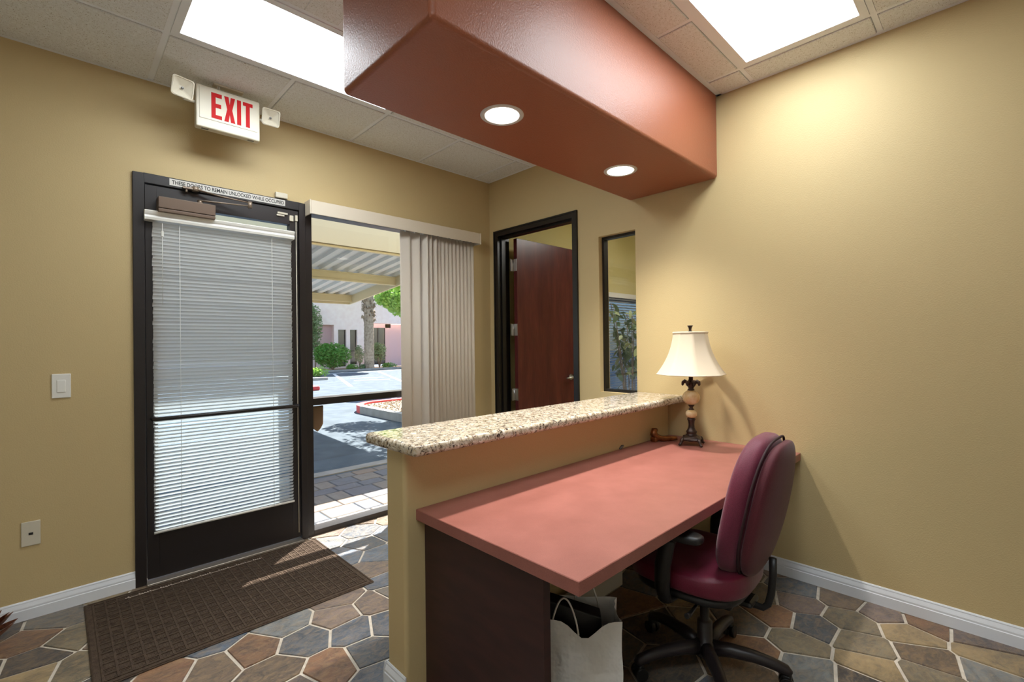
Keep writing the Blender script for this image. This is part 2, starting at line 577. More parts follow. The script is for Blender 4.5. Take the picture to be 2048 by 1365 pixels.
for poly, tone, x, y in cells:
    mb = MB()
    cx = sum(p[0] for p in poly) / len(poly)
    cy = sum(p[1] for p in poly) / len(poly)
    zt = rs.uniform(-0.001, 0.0012)
    n = len(poly)
    top = [(cx + (p[0] - cx) * 0.985, cy + (p[1] - cy) * 0.985, zt) for p in poly]
    mid = [(p[0], p[1], zt - 0.0025) for p in poly]
    bot = [(p[0], p[1], -0.007) for p in poly]
    fs = [tuple(range(n))]
    for k in range(n):
        k2 = (k + 1) % n
        fs.append((n + k, n + k2, k2, k))
        fs.append((2 * n + k, 2 * n + k2, n + k2, n + k))
    if visible(x, y) and nst < 300:
        nst += 1
        mb.add([(p[0] - cx, p[1] - cy, p[2]) for p in top + mid + bot], fs)
        me = mb.mesh('stone', M['stone'])
        c = PAL[tone]
        jit = rs.uniform(0.88, 1.1)
        inst('stone', me, floor, (cx, cy, 0), color=lin(*[min(255, q * jit) for q in c]))
    else:
        field.add(top + mid + bot, fs)
fo = field.build('stone_field', M['stone'], floor)
fo['kind'] = 'stuff'
fo.color = lin(112, 100, 90)

# front wall (exit door and window), right wall (office door, tall window), walls out of view
wf = MB()
wf.box((XL - .12, 0, 0), (DX0, 0.15, H + .1)).box((DX0, 0, DH), (DX1, 0.15, H + .1)).box((DX1, 0, 0), (0.0, 0.15, H + .1))
struct(wf.build('wall_front', M['wall']), 'tan painted front wall around the exit door and window')
OY0, OY1, OH = -0.108, -1.045, 2.412      # office door rough opening
WY0, WY1, WZ0, WZ1 = -1.283, -1.607, 0.985, 2.195
wr = MB()
T = 0.13
def wbox(y0, y1, z0, z1):
    wr.box((0, y0, z0), (T, y1, z1))
wbox(0.15, OY0, 0, H + .1)
wbox(OY0, OY1, OH, H + .1)
wbox(OY1, WY0, 0, H + .1)
wbox(WY0, WY1, 0, WZ0)
wbox(WY0, WY1, WZ1, H + .1)
wbox(WY1, YB - .12, 0, H + .1)
struct(wr.build('wall_right', M['wall']), 'tan painted right wall with the office doorway and tall window')
struct(MB().box((XL - .12, YB - .12, 0), (XL, 0, H + .1)).build('wall_left', M['wall_bounce']), 'left wall out of view, made pale to bounce light')
struct(MB().box((XL, YB - .12, 0), (0, YB, H + .1)).build('wall_back', M['wall_bounce']), 'back wall behind the viewer, made pale to bounce light')

# baseboards
def baseboard(name, p0, p1, nrm, label):
    prof = [(0, 0), (0.015, 0), (0.015, 0.052), (0.0125, 0.055), (0.0125, 0.064), (0.0105, 0.070), (0.006, 0.083), (0.006, 0.088), (0.003, 0.094), (0, 0.094)]
    p0, p1, nrm = Vector(p0), Vector(p1), Vector(nrm)
    mb = MB()
    mb.prism(prof, lambda u, v, t: p0 + (p1 - p0) * t + nrm * u + Vector((0, 0, v)), 0, 1)
    o = mb.build(name, M['white_trim'])
    struct(o, label, 'baseboard')
    return o
baseboard('baseboard_front', (XL, 0, 0), (DX0, 0, 0), (0, -1, 0), 'white baseboard along the front wall left of the exit door')
baseboard('baseboard_right', (0, -1.86, 0), (0, YB, 0), (-1, 0, 0), 'white baseboard along the right wall behind the chair')
baseboard('baseboard_office_side', (0, -1.085, 0), (0, -1.71, 0), (-1, 0, 0), 'white baseboard below the tall window')

# ceiling: backing, grid, tiles
ceil = MB().box((XL, YB, H + .03), (0, 0, H + .06)).build('ceiling', M['grid'])
struct(ceil, 'white suspended ceiling of speckled acoustic tiles', 'ceiling')
GX = [0.0] + [-0.205 - 0.61 * k for k in range(8)] + [XL]
GY = [0.0] + [-0.588 - 0.6143 * k for k in range(9)] + [YB]
SX0, SY0, SY1, SZ = -2.19, -1.567, -2.212, 2.408
LIGHTS = [(-2.645, -1.425, -0.588, -1.2023, 'four foot ceiling light panel in front of the exit sign'), (-1.425, -0.205, -2.4309, -3.0452, 'ceiling light panel in the corner above the desk chair'), (-3.865, -2.645, -3.0452, -3.6595, 'added unseen fill light panel overhead behind the viewer')]  # last panel is unseen, added to brighten the walls and ceiling
grid = MB()
def in_light(x, y):
    return any(a + .02 < x < b - .02 and d + .02 < y < c - .02 for a, b, c, d, _ in LIGHTS)
for gx in GX[1:-1]:
    wd = 0.019 if abs(gx + 2.645) < 0.02 else 0.012
    for j in range(len(GY) - 1):
        if not in_light(gx, (GY[j] + GY[j + 1]) / 2):
            grid.box((gx - wd, GY[j + 1], H + .004), (gx + wd, GY[j], H + .03))
for gy in GY[1:-1]:
    for i in range(len(GX) - 1):
        if not in_light((GX[i] + GX[i + 1]) / 2, gy):
            grid.box((GX[i + 1], gy - 0.012, H + .0041), (GX[i], gy + 0.012, H + .03))
grid.box((XL, -0.022, H), (0, 0, H + .03)).box((-0.022, YB, H), (0, 0, H + .03))
grid.box((SX0 - .022, SY1 - .03, H), (0, SY1, H + .03)).box((SX0 - .022, SY0, H), (0, SY0 + .022, H + .03)).box((SX0 - .022, SY1, H), (SX0, SY0, H + .03))
grid.build('grid_rails', M['grid'], ceil)
tcache = {}
for i in range(len(GX) - 1):
    for j in range(len(GY) - 1):
        x1, x0 = GX[i], GX[i + 1]
        y1, y0 = GY[j], GY[j + 1]
        if in_light((x0 + x1) / 2, (y0 + y1) / 2):
            continue
        a0, a1 = x0 + (.014 if i < len(GX) - 2 else 0), x1 - (.014 if i else .024)
        b0, b1 = y0 + (.014 if j < len(GY) - 2 else 0), y1 - (.014 if j else .024)
        parts = [(a0, a1, b0, b1)]
        if a1 > SX0 - .022 and b0 < SY0 + .022 and b1 > SY1 - .03:      # cut by the soffit
            parts = [(a0, min(a1, SX0 - .022), b0, b1)]
            xs0 = max(a0, SX0 - .022)
            parts += [(xs0, a1, max(b0, SY0 + .022), b1), (xs0, a1, b0, min(b1, SY1 - .03))]
        for a0, a1, b0, b1 in parts:
            if a1 - a0 < .01 or b1 - b0 < .01:
                continue
            key = (round(a1 - a0, 3), round(b1 - b0, 3))
            if key not in tcache:
                tcache[key] = rect_mesh('ceiling_tile', M['tile'], key[0], key[1], 0.02, 0.003)
            inst('ceiling_tile', tcache[key], ceil, ((a0 + a1) / 2, (b0 + b1) / 2, H + .008))
struct(MB().box((XL - .2, YB - .2, H + .1), (4.2, 0.15, H + .2)).build('roof_slab', M['concrete']), 'roof slab above the suspended ceiling', 'roof')

# soffit with two can holes
sof = MB().box((SX0, SY1, SZ), (-0.0005, SY0, H + .029)).build('soffit', M['soffit'], bevel=0.022, bseg=5)
for p in sof.data.polygons:
    p.use_smooth = True
CANS = [(-1.585, -1.889, 0.098, 'round recessed downlight near the free end of the soffit'), (-0.588, -1.867, 0.098, 'round recessed downlight near the right wall end of the soffit')]
for cx, cy, cr, _ in CANS:
    cut = MB().lathe([(cr - .012, SZ - .05), (cr - .012, SZ + .2)], (cx, cy, 0), 40, smooth=False).build('cut', M['soffit'])
    md = sof.modifiers.new('b', 'BOOLEAN')
    md.object = cut
    md.operation = 'DIFFERENCE'
    md.solver = 'EXACT'
    dg = bpy.context.evaluated_depsgraph_get()
    me = bpy.data.meshes.new_from_object(sof.evaluated_get(dg))
    sof.modifiers.clear()
    sof.data = me
    bpy.data.objects.remove(cut)
wn = sof.modifiers.new('wn', 'WEIGHTED_NORMAL')
wn.keep_sharp = False
struct(sof, 'terracotta painted dropped soffit with rounded edges over the counter', 'soffit')

M['panel'] = emit('troffer_diffuser', (0.89, 0.96, 1.0), PANEL_L)
M['can_lamp'] = emit('downlight_lamp', (1.0, 0.95, 0.88), 14)
for x0, x1, y1, y0, lab in LIGHTS:
    t = empty('ceiling_light', ((x0 + x1) / 2, (y0 + y1) / 2, H))
    tag(t, lab, 'ceiling light', 'fluorescent ceiling panels')
    fr = MB()
    b = 0.048
    g = 0.013
    fr.box((x0 + g, y0 + g, H - .001), (x1 - g, y0 + b, H + .02)).box((x0 + g, y1 - b, H - .001), (x1 - g, y1 - g, H + .02))
    fr.box((x0 + g, y0 + b, H - .001), (x0 + b, y1 - b, H + .02)).box((x1 - b, y0 + b, H - .001), (x1 - g, y1 - b, H + .02))
    fr.build('frame', M['grid'], t)
    MB().box((x0 + b, y0 + b, H + .006), (x1 - b, y1 - b, H + .012)).build('diffuser', M['panel'], t)
for cx, cy, cr, lab in CANS:
    t = empty('downlight', (cx, cy, SZ))
    tag(t, lab, 'downlight', 'soffit downlights')
    MB().lathe([(cr - .021, .004), (cr - .020, -.003), (cr - .016, -.005), (cr - .003, -.004), (cr + .001, -.001), (cr + .002, .001)], (cx, cy, SZ), 40, cap=False).build('trim_ring', M['ring'], t)
    prof = [(cr - .0205, .0)]
    for k in range(1, 15):
        z = .1 * k / 14
        rr = cr - .0205 - .026 * (k / 14) ** 1.3
        prof += [(rr + .0008, z - .002), (rr - .0006, z)]
    prof.append((.052, .102))
    MB().lathe(prof, (cx, cy, SZ), 40, cap=False).build('baffle', M['baffle'], t)
    MB().lathe([(.0, .1), (.053, .1)], (cx, cy, SZ), 32, cap=False).build('lamp_face', M['can_lamp'], t)
    ld = bpy.data.lights.new('downlight_lamp', 'AREA')
    ld.shape = 'DISK'
    ld.size = 0.095
    ld.energy = CAN_W
    ld.spread = R(115)
    ld.color = (1.0, 0.95, 0.88)
    lo = bpy.data.objects.new('downlight_lamp', ld)
    COL.objects.link(lo)
    lo.location = (cx, cy, SZ + .092)
    lo.parent = t
    lo.matrix_parent_inverse = parent_inv(t)

# half wall with granite ledge
HX, HY0, HY1, HZ = -2.09, -1.712, -1.853, 0.962
hw = MB().box((HX, HY1, 0), (0, HY0, HZ)).build('wall_half', M['wall'], bevel=0.018, bseg=4)
for p in hw.data.polygons:
    p.use_smooth = True
hw.modifiers.new('wn', 'WEIGHTED_NORMAL')
struct(hw, 'tan half wall with rounded corners carrying the granite ledge')
baseboard('baseboard_half', (HX, HY1 - .001, 0), (HX, HY0 + .001, 0), (-1, 0, 0), 'white baseboard on the free end of the half wall')
baseboard('baseboard_half_lobby', (HX - .012, HY0, 0), (0, HY0, 0), (0, 1, 0), 'white baseboard on the lobby side of the half wall')
ld_ = MB().box((-2.13, -1.99, HZ), (-0.001, -1.61, 1.007)).build('granite_ledge', M['granite'], bevel=0.017, bseg=4)
for p in ld_.data.polygons:
    p.use_smooth = True
ld_.modifiers.new('wn', 'WEIGHTED_NORMAL')
tag(ld_, 'speckled beige granite ledge on top of the half wall', 'counter ledge')

# ------------------------------------------------------------------ exit door (door_1)
d1 = empty('door_1', ((DX0 - 1.76) / 2, 0, 0))
struct(d1, 'glazed exit door in dark bronze frame with mini blind', 'door')
DJ = -1.808
fr = MB()
fr.box((DX0, -0.016, 0), (DX0 + .052, 0.1, DH)).box((DX0 + .052, -0.016, 2.33), (DJ, 0.1, DH)).box((DJ, -0.016, 0), (-1.765, 0.1, DH))
fr.build('door_frame', M['bronze_frame'], d1, bevel=.002, bseg=1)
LX0, LX1 = DX0 + .056, DJ - .004
lf = MB()
LY0, LY1 = -0.004, .05
lf.box((LX0, LY0, 0.025), (LX0 + .055, LY1, 2.325)).box((LX1 - .055, LY0, 0.025), (LX1, LY1, 2.325))
lf.box((LX0 + .055, LY0, 0.025), (LX1 - .055, LY1, 0.296)).box((LX0 + .055, LY0, 2.222), (LX1 - .055, LY1, 2.325))
lf.build('door_leaf', M['bronze_frame'], d1, bevel=.002, bseg=1)
MB().box((LX0 + .05, .022, .29), (LX1 - .05, .028, 2.23)).build('glass_pane', M['glass_blue'], d1)
MB().box((DX0 + .05, -.05, 0.0), (DJ + .002, .1, .012)).box((DX0 + .05, -.062, 0.0), (DJ + .002, -.05, .005)).build('threshold', M['thresh'], d1, bevel=.002, bseg=1)
MB().tube([(LX0 + .03, .02, .957), (LX0 + .03, -.05, .957), (LX0 + .04, -.068, .957), (LX1 - .04, -.068, .955), (LX1 - .03, -.05, .955), (LX1 - .03, .02, .955)], .0115, 12).build('push_bar', M['bronze_frame'], d1)
cl = MB().box((-2.620, -.084, 2.160), (-2.334, .0, 2.180)).box((-2.620, -.088, 2.182), (-2.334, .0, 2.247)).build('door_closer', M['closer'], d1, bevel=.003)
arm = MB()
arm.tube([(-2.405, -.03, 2.25), (-2.405, -.03, 2.276)], .014, 12)
arm.tube([(-2.42, -.03, 2.272), (-2.36, -.045, 2.274), (-2.145, -.098, 2.276)], [.012, .011, .009], 8, flatten=.45)
arm.tube([(-2.145, -.098, 2.262), (-2.145, -.098, 2.305)], .013, 12)
arm.tube([(-2.145, -.098, 2.297), (-2.30, -.062, 2.315), (-2.43, -.035, 2.338)], [.008, .009, .011], 8, flatten=.5)
arm.tube([(-2.43, -.035, 2.325), (-2.43, -.035, 2.352)], .018, 12)
arm.box((-2.495, -.045, 2.332), (-2.40, -.004, 2.342)).tube([(-2.475, -.03, 2.312), (-2.475, -.03, 2.334)], .007, 8)
arm.build('closer_arm', flat('closer_arm_metal', (150, 134, 118), 0.35, 0.5), cl)
MB().box((-1.872, -.014, 2.245), (-1.845, .02, 2.285)).build('alarm_contact', M['plastic_ivory'], d1, bevel=.002, bseg=1)
MB().box((-1.95, -.016, 2.284), (-1.885, .02, 2.296)).box((-1.955, -.012, 2.27), (-1.905, .02, 2.28)).build('latch_strip', M['plastic_ivory'], d1)
MB().box((-1.835, -.02, 2.25), (-1.82, .02, 2.29)).tube([(-1.8275, -.01, 2.25), (-1.8275, -.01, .06)], .003, 6).build('alarm_wire', M['plastic_ivory'], d1)
# notice strip above the door
st = empty('notice_strip', (-2.23, -.008, 2.36))
tag(st, 'grey strip sign over the exit door reading these doors to remain unlocked', 'sign')
MB().box((-2.557, -.0185, 2.341), (-1.902, -.016, 2.381)).build('strip', M['sign_strip'], st)
def text_mesh(name, body, mat, parent, x0, x1, z0, hgt, y):
    cu = bpy.data.curves.new(name, 'FONT')
    cu.body = body
    cu.extrude = 0.0004
    cu.offset = 0.018
    o = bpy.data.objects.new(name, cu)
    COL.objects.link(o)
    dg = bpy.context.evaluated_depsgraph_get()
    me = bpy.data.meshes.new_from_object(o.evaluated_get(dg))
    bpy.data.objects.remove(o)
    xs = [v.co.x for v in me.vertices]
    ys = [v.co.y for v in me.vertices]
    ax, bx, ay, by = min(xs), max(xs), min(ys), max(ys)
    for v in me.vertices:
        v.co = ((v.co.x - ax) / (bx - ax) * (x1 - x0) + x0, y - v.co.z, (v.co.y - ay) / (by - ay) * hgt + z0)
    me.materials.clear()
    me.materials.append(mat)
    t = bpy.data.objects.new(name, me)
    COL.objects.link(t)
    t.parent = parent
    t.matrix_parent_inverse = parent_inv(parent)
    return t
text_mesh('lettering', 'THESE DOORS TO REMAIN UNLOCKED WHILE OCCUPIED', M['black_text'], st, -2.545, -1.91, 2.349, .024, -.019)
tag(MB().box((-1.965, -.028, 2.391), (-1.887, 0, 2.428)).build('door_sensor', M['plastic_ivory'], bevel=.004), 'small ivory sensor box on the wall above the exit door frame', 'sensor')

# mini blind on the exit door
bl = empty('mini_blind', (-2.25, -.03, 2.1))
tag(bl, 'white horizontal mini blind hanging on the exit door', 'blind')
BX0, BX1 = -2.642, -1.866
hr = MB()
prof = [(.018, 0), (-.030, .004), (-.034, .018), (-.030, .030), (-.036, .040), (-.040, .052), (-.034, .058), (.018, .058)]
hr.prism(prof, lambda u, v, t: (t, u - .022, 2.108 + v), BX0 - .038, BX1 + .012)
hr.build('headrail', M['plastic_white'], bl)
sl = MB()
ns = 6
for k in range(ns):
    a0 = (k / (ns - 1) - .5)
    sl.v += [(BX0, a0 * .025, .0026 * (1 - 4 * a0 * a0)), (BX1, a0 * .025, .0026 * (1 - 4 * a0 * a0))]
for k in range(ns - 1):
    sl.smooth.add(len(sl.f))
    sl.f.append((2 * k, 2 * k + 1, 2 * k + 3, 2 * k + 2))
slm = sl.mesh('slat', M['slat'])
slm.transform(Matrix.Translation((-(BX0 + BX1) / 2, 0, 0)))
rb = random.Random(5)
zz = 2.095
k = 0
BY = -.022
while zz > .305:
    fr_ = (2.095 - zz) / 1.8
    tl = 66 - 22 * max(0, fr_ - .25) + rb.gauss(0, 1.6)
    if rb.random() < .05:
        tl -= rb.uniform(6, 16)
    inst('slat', slm, bl, ((BX0 + BX1) / 2 + rb.uniform(-.002, .002), BY, zz), (R(-tl), R(rb.gauss(0, .09)), 0))
    zz -= .0215
    k += 1
MB().tube([(BX0 - .002, BY - .002, .292), (BX1 + .004, BY - .002, .292)], .0075, 10).build('bottom_rail', M['plastic_white'], bl)
for cx in (BX0 + .13, BX1 - .13, ):
    MB().tube([(cx, BY - .0135, 2.11), (cx, BY - .0135, .29)], .0012, 5).build('ladder_cord', M['plastic_white'], bl)
MB().tube([(BX0 + .045, BY - .02, 2.10), (BX0 + .045, BY - .022, 1.62)], .0012, 5).build('lift_cord', M['plastic_white'], bl)
MB().box((BX0 + .039, BY - .028, 2.02), (BX0 + .051, BY - .016, 2.055)).build('cord_tassel', M['plastic_white'], bl, bevel=.002, bseg=1)

# ------------------------------------------------------------------ lobby window (window_1)
w1 = empty('window_1', (-1.0, .05, 0))
struct(w1, 'full height lobby window beside the exit door', 'window')
fr = MB()
fr.box((-1.765, -.004, 0), (-1.718, .1, DH)).box((DX1 - .05, -.004, 0), (DX1, .1, DH))
fr.box((-1.718, -.004, 0), (DX1 - .05, .1, .04)).box((-1.718, -.004, 2.325), (DX1 - .05, .1, DH))
fr.build('window_frame', M['bronze_frame'], w1, bevel=.002, bseg=1)
MB().box((-1.718, 0, .938), (DX1 - .05, .1, .99)).build('cross_rail', M['bronze_frame'], w1, bevel=.002, bseg=1)
MB().box((-1.718, .048, .036), (DX1 - .05, .054, .942)).build('lower_pane', M['glass'], w1)
MB().box((-1.718, .048, .986), (DX1 - .05, .054, 2.33)).build('upper_pane', M['glass'], w1)
pq = MB()
pp = [(-1.712, .925), (-1.712, .79), (-1.69, .757), (-1.663, .735), (-1.64, .757), (-1.622, .79), (-1.620, .925)]
pq.prism(pp, lambda u, v, t: (u, t, v), .056, .072)
tag(pq.build('shield_plaque', M['brown_plaque'], bevel=.003, bseg=1), 'brown shield shaped plaque on the window below the cross rail', 'plaque')

# vertical blind
vb = empty('vertical_blind', (-.98, -.06, 2.3))
tag(vb, 'cream vertical blind drawn to the right of the lobby window', 'blind')
va = MB()
va.box((-1.757, -.104, 2.300), (-.205, -.098, 2.397)).box((-1.757, -.098, 2.391), (-.205, 0, 2.397))
va.build('valance', M['valance'], vb, bevel=.002, bseg=1)
for vx in (-1.765, -.205):
    MB().box((vx, -.106, 2.297), (vx + .008, 0, 2.4)).build('valance_end', M['valance'], vb, bevel=.002, bseg=1)
MB().box((-1.74, -.075, 2.33), (-.22, -.035, 2.36)).build('head_track', M['grid'], vb)
vn = MB()
nn = 7
for k in range(nn):
    a0 = (k / (nn - 1) - .5)
    yy = .0028 * (1 - 4 * a0 * a0)
    for th in (0, .0014):
        vn.v += [(a0 * .089, yy + th, 0), (a0 * .089, yy + th, -2.27)]
for k in range(nn - 1):
    o = 4 * k
    for f in ((o, o + 4, o + 5, o + 1), (o + 2, o + 3, o + 7, o + 6), (o, o + 2, o + 6, o + 4), (o + 1, o + 5, o + 7, o + 3)):
        vn.smooth.add(len(vn.f))
        vn.f.append(f)
vn.f.append((0, 1, 3, 2))
o = 4 * (nn - 1)
vn.f.append((o, o + 2, o + 3, o + 1))
vnm = vn.mesh('vane', M['vane'])
va_list = [(-.975, 12), (-.885, 26), (-.802, 58), (-.765, 40), (-.712, 30)] + [(-.672 + .0415 * k, 13) for k in range(10)]
for i, (vx, an) in enumerate(va_list):
    inst('vane', vnm, vb, (vx, -.052, 2.31), (0, 0, R(-an)))
    MB().box((vx - .005, -.056, 2.305), (vx + .005, -.048, 2.335)).build('vane_hook', M['grid'], vb, recalc=False)

# ------------------------------------------------------------------ exit sign
EX0, EX1, EZ0, EZ1, EY = -2.462, -2.124, 2.652, 2.898, -.25
ex = empty('exit_sign', ((EX0 + EX1) / 2, EY, H))
tag(ex, 'white exit sign with red letters and two emergency lamp heads', 'exit sign')
MB().box((EX0, EY + .002, EZ0), (EX1, EY + .055, EZ1)).build('housing', M['plastic_ivory'], ex, bevel=.008, bseg=3)
MB().box((EX0 + .016, EY - .001, EZ0 + .052), (EX1 - .016, EY + .004, EZ1 - .012)).build('face_panel', M['plastic_ivory'], ex, bevel=.0012, bseg=1)
MB().tube([(EX0 + .12, EY + .028, H + .001), (EX0 + .12, EY + .028, H - .03)], .01).box((EX0 + .09, EY + .005, H - .012), (EX0 + .25, EY + .05, H - .001)).build('ceiling_canopy', M['plastic_ivory'], ex, bevel=.004)
for gx in (EX0 + .03, EX1 - .065):
    MB().box((gx, EY + .018, EZ0 - .0015), (gx + .035, EY + .034, EZ0 + .002)).build('test_slot', M['grey_metal'], ex)
LZ0, LZ1 = EZ0 + .066, EZ0 + .216
lh = LZ1 - LZ0
st_ = .024
def letter(polys, name):
    mb = MB()
    for p in polys:
        mb.prism([(u, v) for u, v in p], lambda u, v, t: (u, t, LZ0 + v), EY - .0025, EY - .0005)
    mb.build(name, M['red'], ex)
def rc(x0, x1, z0, z1):
    return [(x0, z0), (x1, z0), (x1, z1), (x0, z1)]
lx = EX0 + .076
letter([rc(lx, lx + .022, 0, lh), rc(lx + .022, lx + .054, lh - .024, lh), rc(lx + .022, lx + .050, lh * .5 - .010, lh * .5 + .014), rc(lx + .022, lx + .054, 0, .022)], 'letter_e')
lx += .066
wX = .058
xm, hm = lx + wX / 2, lh / 2
letter([[(lx, 0), (lx + .023, 0), (xm, hm - .030), (lx + wX - .023, 0), (lx + wX, 0), (xm + .0135, hm), (lx + wX, lh), (lx + wX - .023, lh), (xm, hm + .030), (lx + .023, lh), (lx, lh), (xm - .0135, hm)]], 'letter_x')
lx += .068
letter([rc(lx, lx + .022, 0, lh)], 'letter_i')
lx += .032
letter([rc(lx + .016, lx + .038, 0, lh - .022), rc(lx, lx + .054, lh - .022, lh)], 'letter_t')
for sgn, cx, cyy, cz, s in ((-1, -2.535, EY - .06, 2.815, 1.02), (1, -2.062, EY - .005, 2.82, .98)):
    hd = MB()
    q = .052 * s
    def sq(hx, y, rr=.014, nseg=4, hx2=None):
        ptsq = []
        for a, b in ((1, 1), (-1, 1), (-1, -1), (1, -1)):
            for k in range(nseg + 1):
                an = math.atan2(b, a) - PI / 4 + (PI / 2) * k / nseg
                ptsq.append((a * (hx - rr) + rr * math.cos(an), y, b * (hx - rr) + rr * math.sin(an)))
        return ptsq
    rings = [sq(.02, .046), sq(q * .96, .012), sq(q, .0), sq(q, -.006), sq(q - .005, -.008), sq(q - .008, -.003), sq(.012, .018, .006)]
    n = len(rings[0])
    vsx = [p for rg in rings for p in rg]
    fsx = []
    for a in range(len(rings) - 1):
        for k in range(n):
            fsx.append((a * n + k, a * n + (k + 1) % n, (a + 1) * n + (k + 1) % n, (a + 1) * n + k))
    fsx += [tuple(range(n - 1, -1, -1)), tuple((len(rings) - 1) * n + k for k in range(n))]
    rot = Matrix.Rotation(R(-8 * sgn), 4, 'Z') @ Matrix.Rotation(R(10), 4, 'X') @ Matrix.Rotation(R(3), 4, 'Y')
    vsx = [tuple(rot @ Vector(p) + Vector((cx, cyy, cz))) for p in vsx]
    hd.add(vsx, fsx)
    ho = hd.build('lamp_head', M['plastic_ivory'], ex)
    MB().lathe([(.007, -.002), (.007, .004), (.004, .008)], (0, 0, 0), 12).build('bulb', M['grey_metal'], ho).matrix_world = Matrix.Translation((cx, cyy + .006, cz)) @ Matrix.Rotation(R(90), 4, 'X')
    ax = EX0 if sgn < 0 else EX1
    MB().tube([(ax, EY + .028, cz - .02), (cx + .035 * -sgn * .6, EY + .028, cz - .02), (cx, cyy + .04, cz - .01)], .009, 10).build('swivel_arm', M['plastic_ivory'], ex)

# light switch and wall jack
sw = empty('light_switch', (-3.03, 0, 1.175))
tag(sw, 'white rocker light switch plate on the front wall', 'light switch')
MB().box((-3.066, -.007, 1.111), (-2.992, 0, 1.238)).build('plate', M['plastic_white'], sw, bevel=.003)
MB().box((-3.047, -.010, 1.140), (-3.012, -.005, 1.206)).build('rocker', M['plastic_white'], sw, bevel=.002, bseg=1)
for z in (1.122, 1.226):
    MB().lathe([(.003, 0), (.003, .0015)], (0, 0, 0), 10).build('screw', M['grey_metal'], sw).matrix_world = Matrix.Translation((-3.0295, -.0065, z)) @ Matrix.Rotation(R(90), 4, 'X')
jk = empty('wall_jack', (-3.145, 0, .43))
tag(jk, 'ivory data jack plate low on the front wall', 'wall plate')
MB().box((-3.180, -.007, .369), (-3.110, 0, .492)).build('plate', M['plastic_ivory'], jk, bevel=.003)
MB().box((-3.153, -.0085, .424), (-3.137, -.006, .436)).build('socket', M['black_plastic'], jk)
for z in (.386, .474):
    MB().lathe([(.003, 0), (.003, .0015)], (0, 0, 0), 10).build('screw', M['grey_metal'], jk).matrix_world = Matrix.Translation((-3.145, -.0065, z)) @ Matrix.Rotation(R(90), 4, 'X')

# ------------------------------------------------------------------ office door (door_2) and tall window (window_3)
d2 = empty('door_2', (.06, -.58, 0))
struct(d2, 'dark mahogany office door standing open in black frame', 'door')
fr = MB()
c_ = .052
def yb(x0, x1, y0, y1, z0, z1):
    fr.box((x0, y0, z0), (x1, y1, z1))
fo0, fo1, ft = -.073, -1.081, 2.446
yb(-.012, T + .012, fo0, fo0 - c_, 0, ft)
yb(-.012, T + .012, fo1, fo1 + c_, 0, ft)
yb(-.012, T + .012, fo0 - c_, fo1 + c_, ft - c_, ft)
yb(.03, .078, fo0 - c_, fo0 - c_ - .016, 0, ft - c_)
yb(.03, .078, fo1 + c_, fo1 + c_ + .016, 0, ft - c_)
yb(.03, .078, fo0 - c_, fo1 + c_, ft - c_ - .016, ft - c_)
yb(-.018, -.012, fo0, fo0 - .014, 0, ft)
yb(-.018, -.012, fo1, fo1 + .014, 0, ft)
yb(-.018, -.012, fo0 - .014, fo1 + .014, ft - .014, ft)
fr.build('door_frame', M['black_frame'], d2)
hx, hy = .150, -.178
leaf = MB().box((hx, hy - .045, .012), (hx + .875, hy, 2.386)).build('door_leaf', M['door_wood'], d2, bevel=.002, bseg=1)
for z in (.30, .875, 1.502, 2.129):
    hg = MB()
    hg.box((hx - .003, hy - .043, z - .057), (hx + .0005, hy + .0, z + .057))
    hg.tube([(hx - .010, hy + .004, z - .057), (hx - .010, hy + .004, z + .057)], .0075, 10)
    hg.box((hx - .040, hy + .0, z - .057), (hx - .006, hy + .012, z + .057))
    hg.build('hinge', M['steel'], d2)
hz = 1.0
hn = MB()
hn.tube([(hx + .80, hy - .045, hz), (hx + .80, hy - .053, hz)], .031, 20)
hn.tube([(hx + .80, hy - .05, hz), (hx + .80, hy - .095, hz)], .012, 12)
hn.tube([(hx + .81, hy - .095, hz), (hx + .76, hy - .097, hz - .002), (hx + .68, hy - .092, hz - .006)], [.012, .0105, .009], 10)
hn.build('lever_handle', M['steel'], leaf)

w3 = empty('window_3', (.07, -1.45, 1.0))
struct(w3, 'tall narrow interior window in black frame beside the office door', 'window')
fr = MB()
fx0, fx1 = .045, .095
b = .020
fr.box((fx0, WY0, WZ0), (fx1, WY0 - b, WZ1)).box((fx0, WY1, WZ0), (fx1, WY1 + b, WZ1))
fr.box((fx0, WY0 - b, WZ0), (fx1, WY1 + b, WZ0 + b)).box((fx0, WY0 - b, WZ1 - b), (fx1, WY1 + b, WZ1))
fr.build('window_frame', M['black_frame'], w3)
MB().box((.066, WY0 - .01, WZ0 + .01), (.072, WY1 + .01, WZ1 - .01)).build('glass_pane', M['glass'], w3)

# office behind
struct(MB().box((T, -3.3, -.08), (4.0, 0, 0)).build('floor_office', M['grout']), 'plain floor of the room behind the office door', 'floor')
struct(MB().box((T, -3.3, H), (4.0, 0, H + .08)).build('ceiling_office', M['grid']), 'white ceiling of the room behind the office door', 'ceiling')
OWX0, OWX1, OWZ0, OWZ1 = 1.55, 3.0, .55, 1.95
of = MB()
of.box((T, 0, 0), (OWX0, .15, H)).box((OWX1, 0, 0), (4.1, .15, H)).box((OWX0, 0, 0), (OWX1, .15, OWZ0)).box((OWX0, 0, OWZ1), (OWX1, .15, H))
struct(of.build('wall_office_front', M['office_wall']), 'yellow office wall around the blind covered window')
struct(MB().box((4.0, -3.3, 0), (4.1, 0, H)).build('wall_office_right', M['office_wall']), 'yellow far wall of the office')
struct(MB().box((T, -3.4, 0), (4.1, -3.3, H)).build('wall_office_back', M['office_wall']), 'yellow back wall of the office')
w2 = empty('window_2', (2.2, .05, .6))
struct(w2, 'office window seen through the tall narrow window', 'window')
fr = MB()
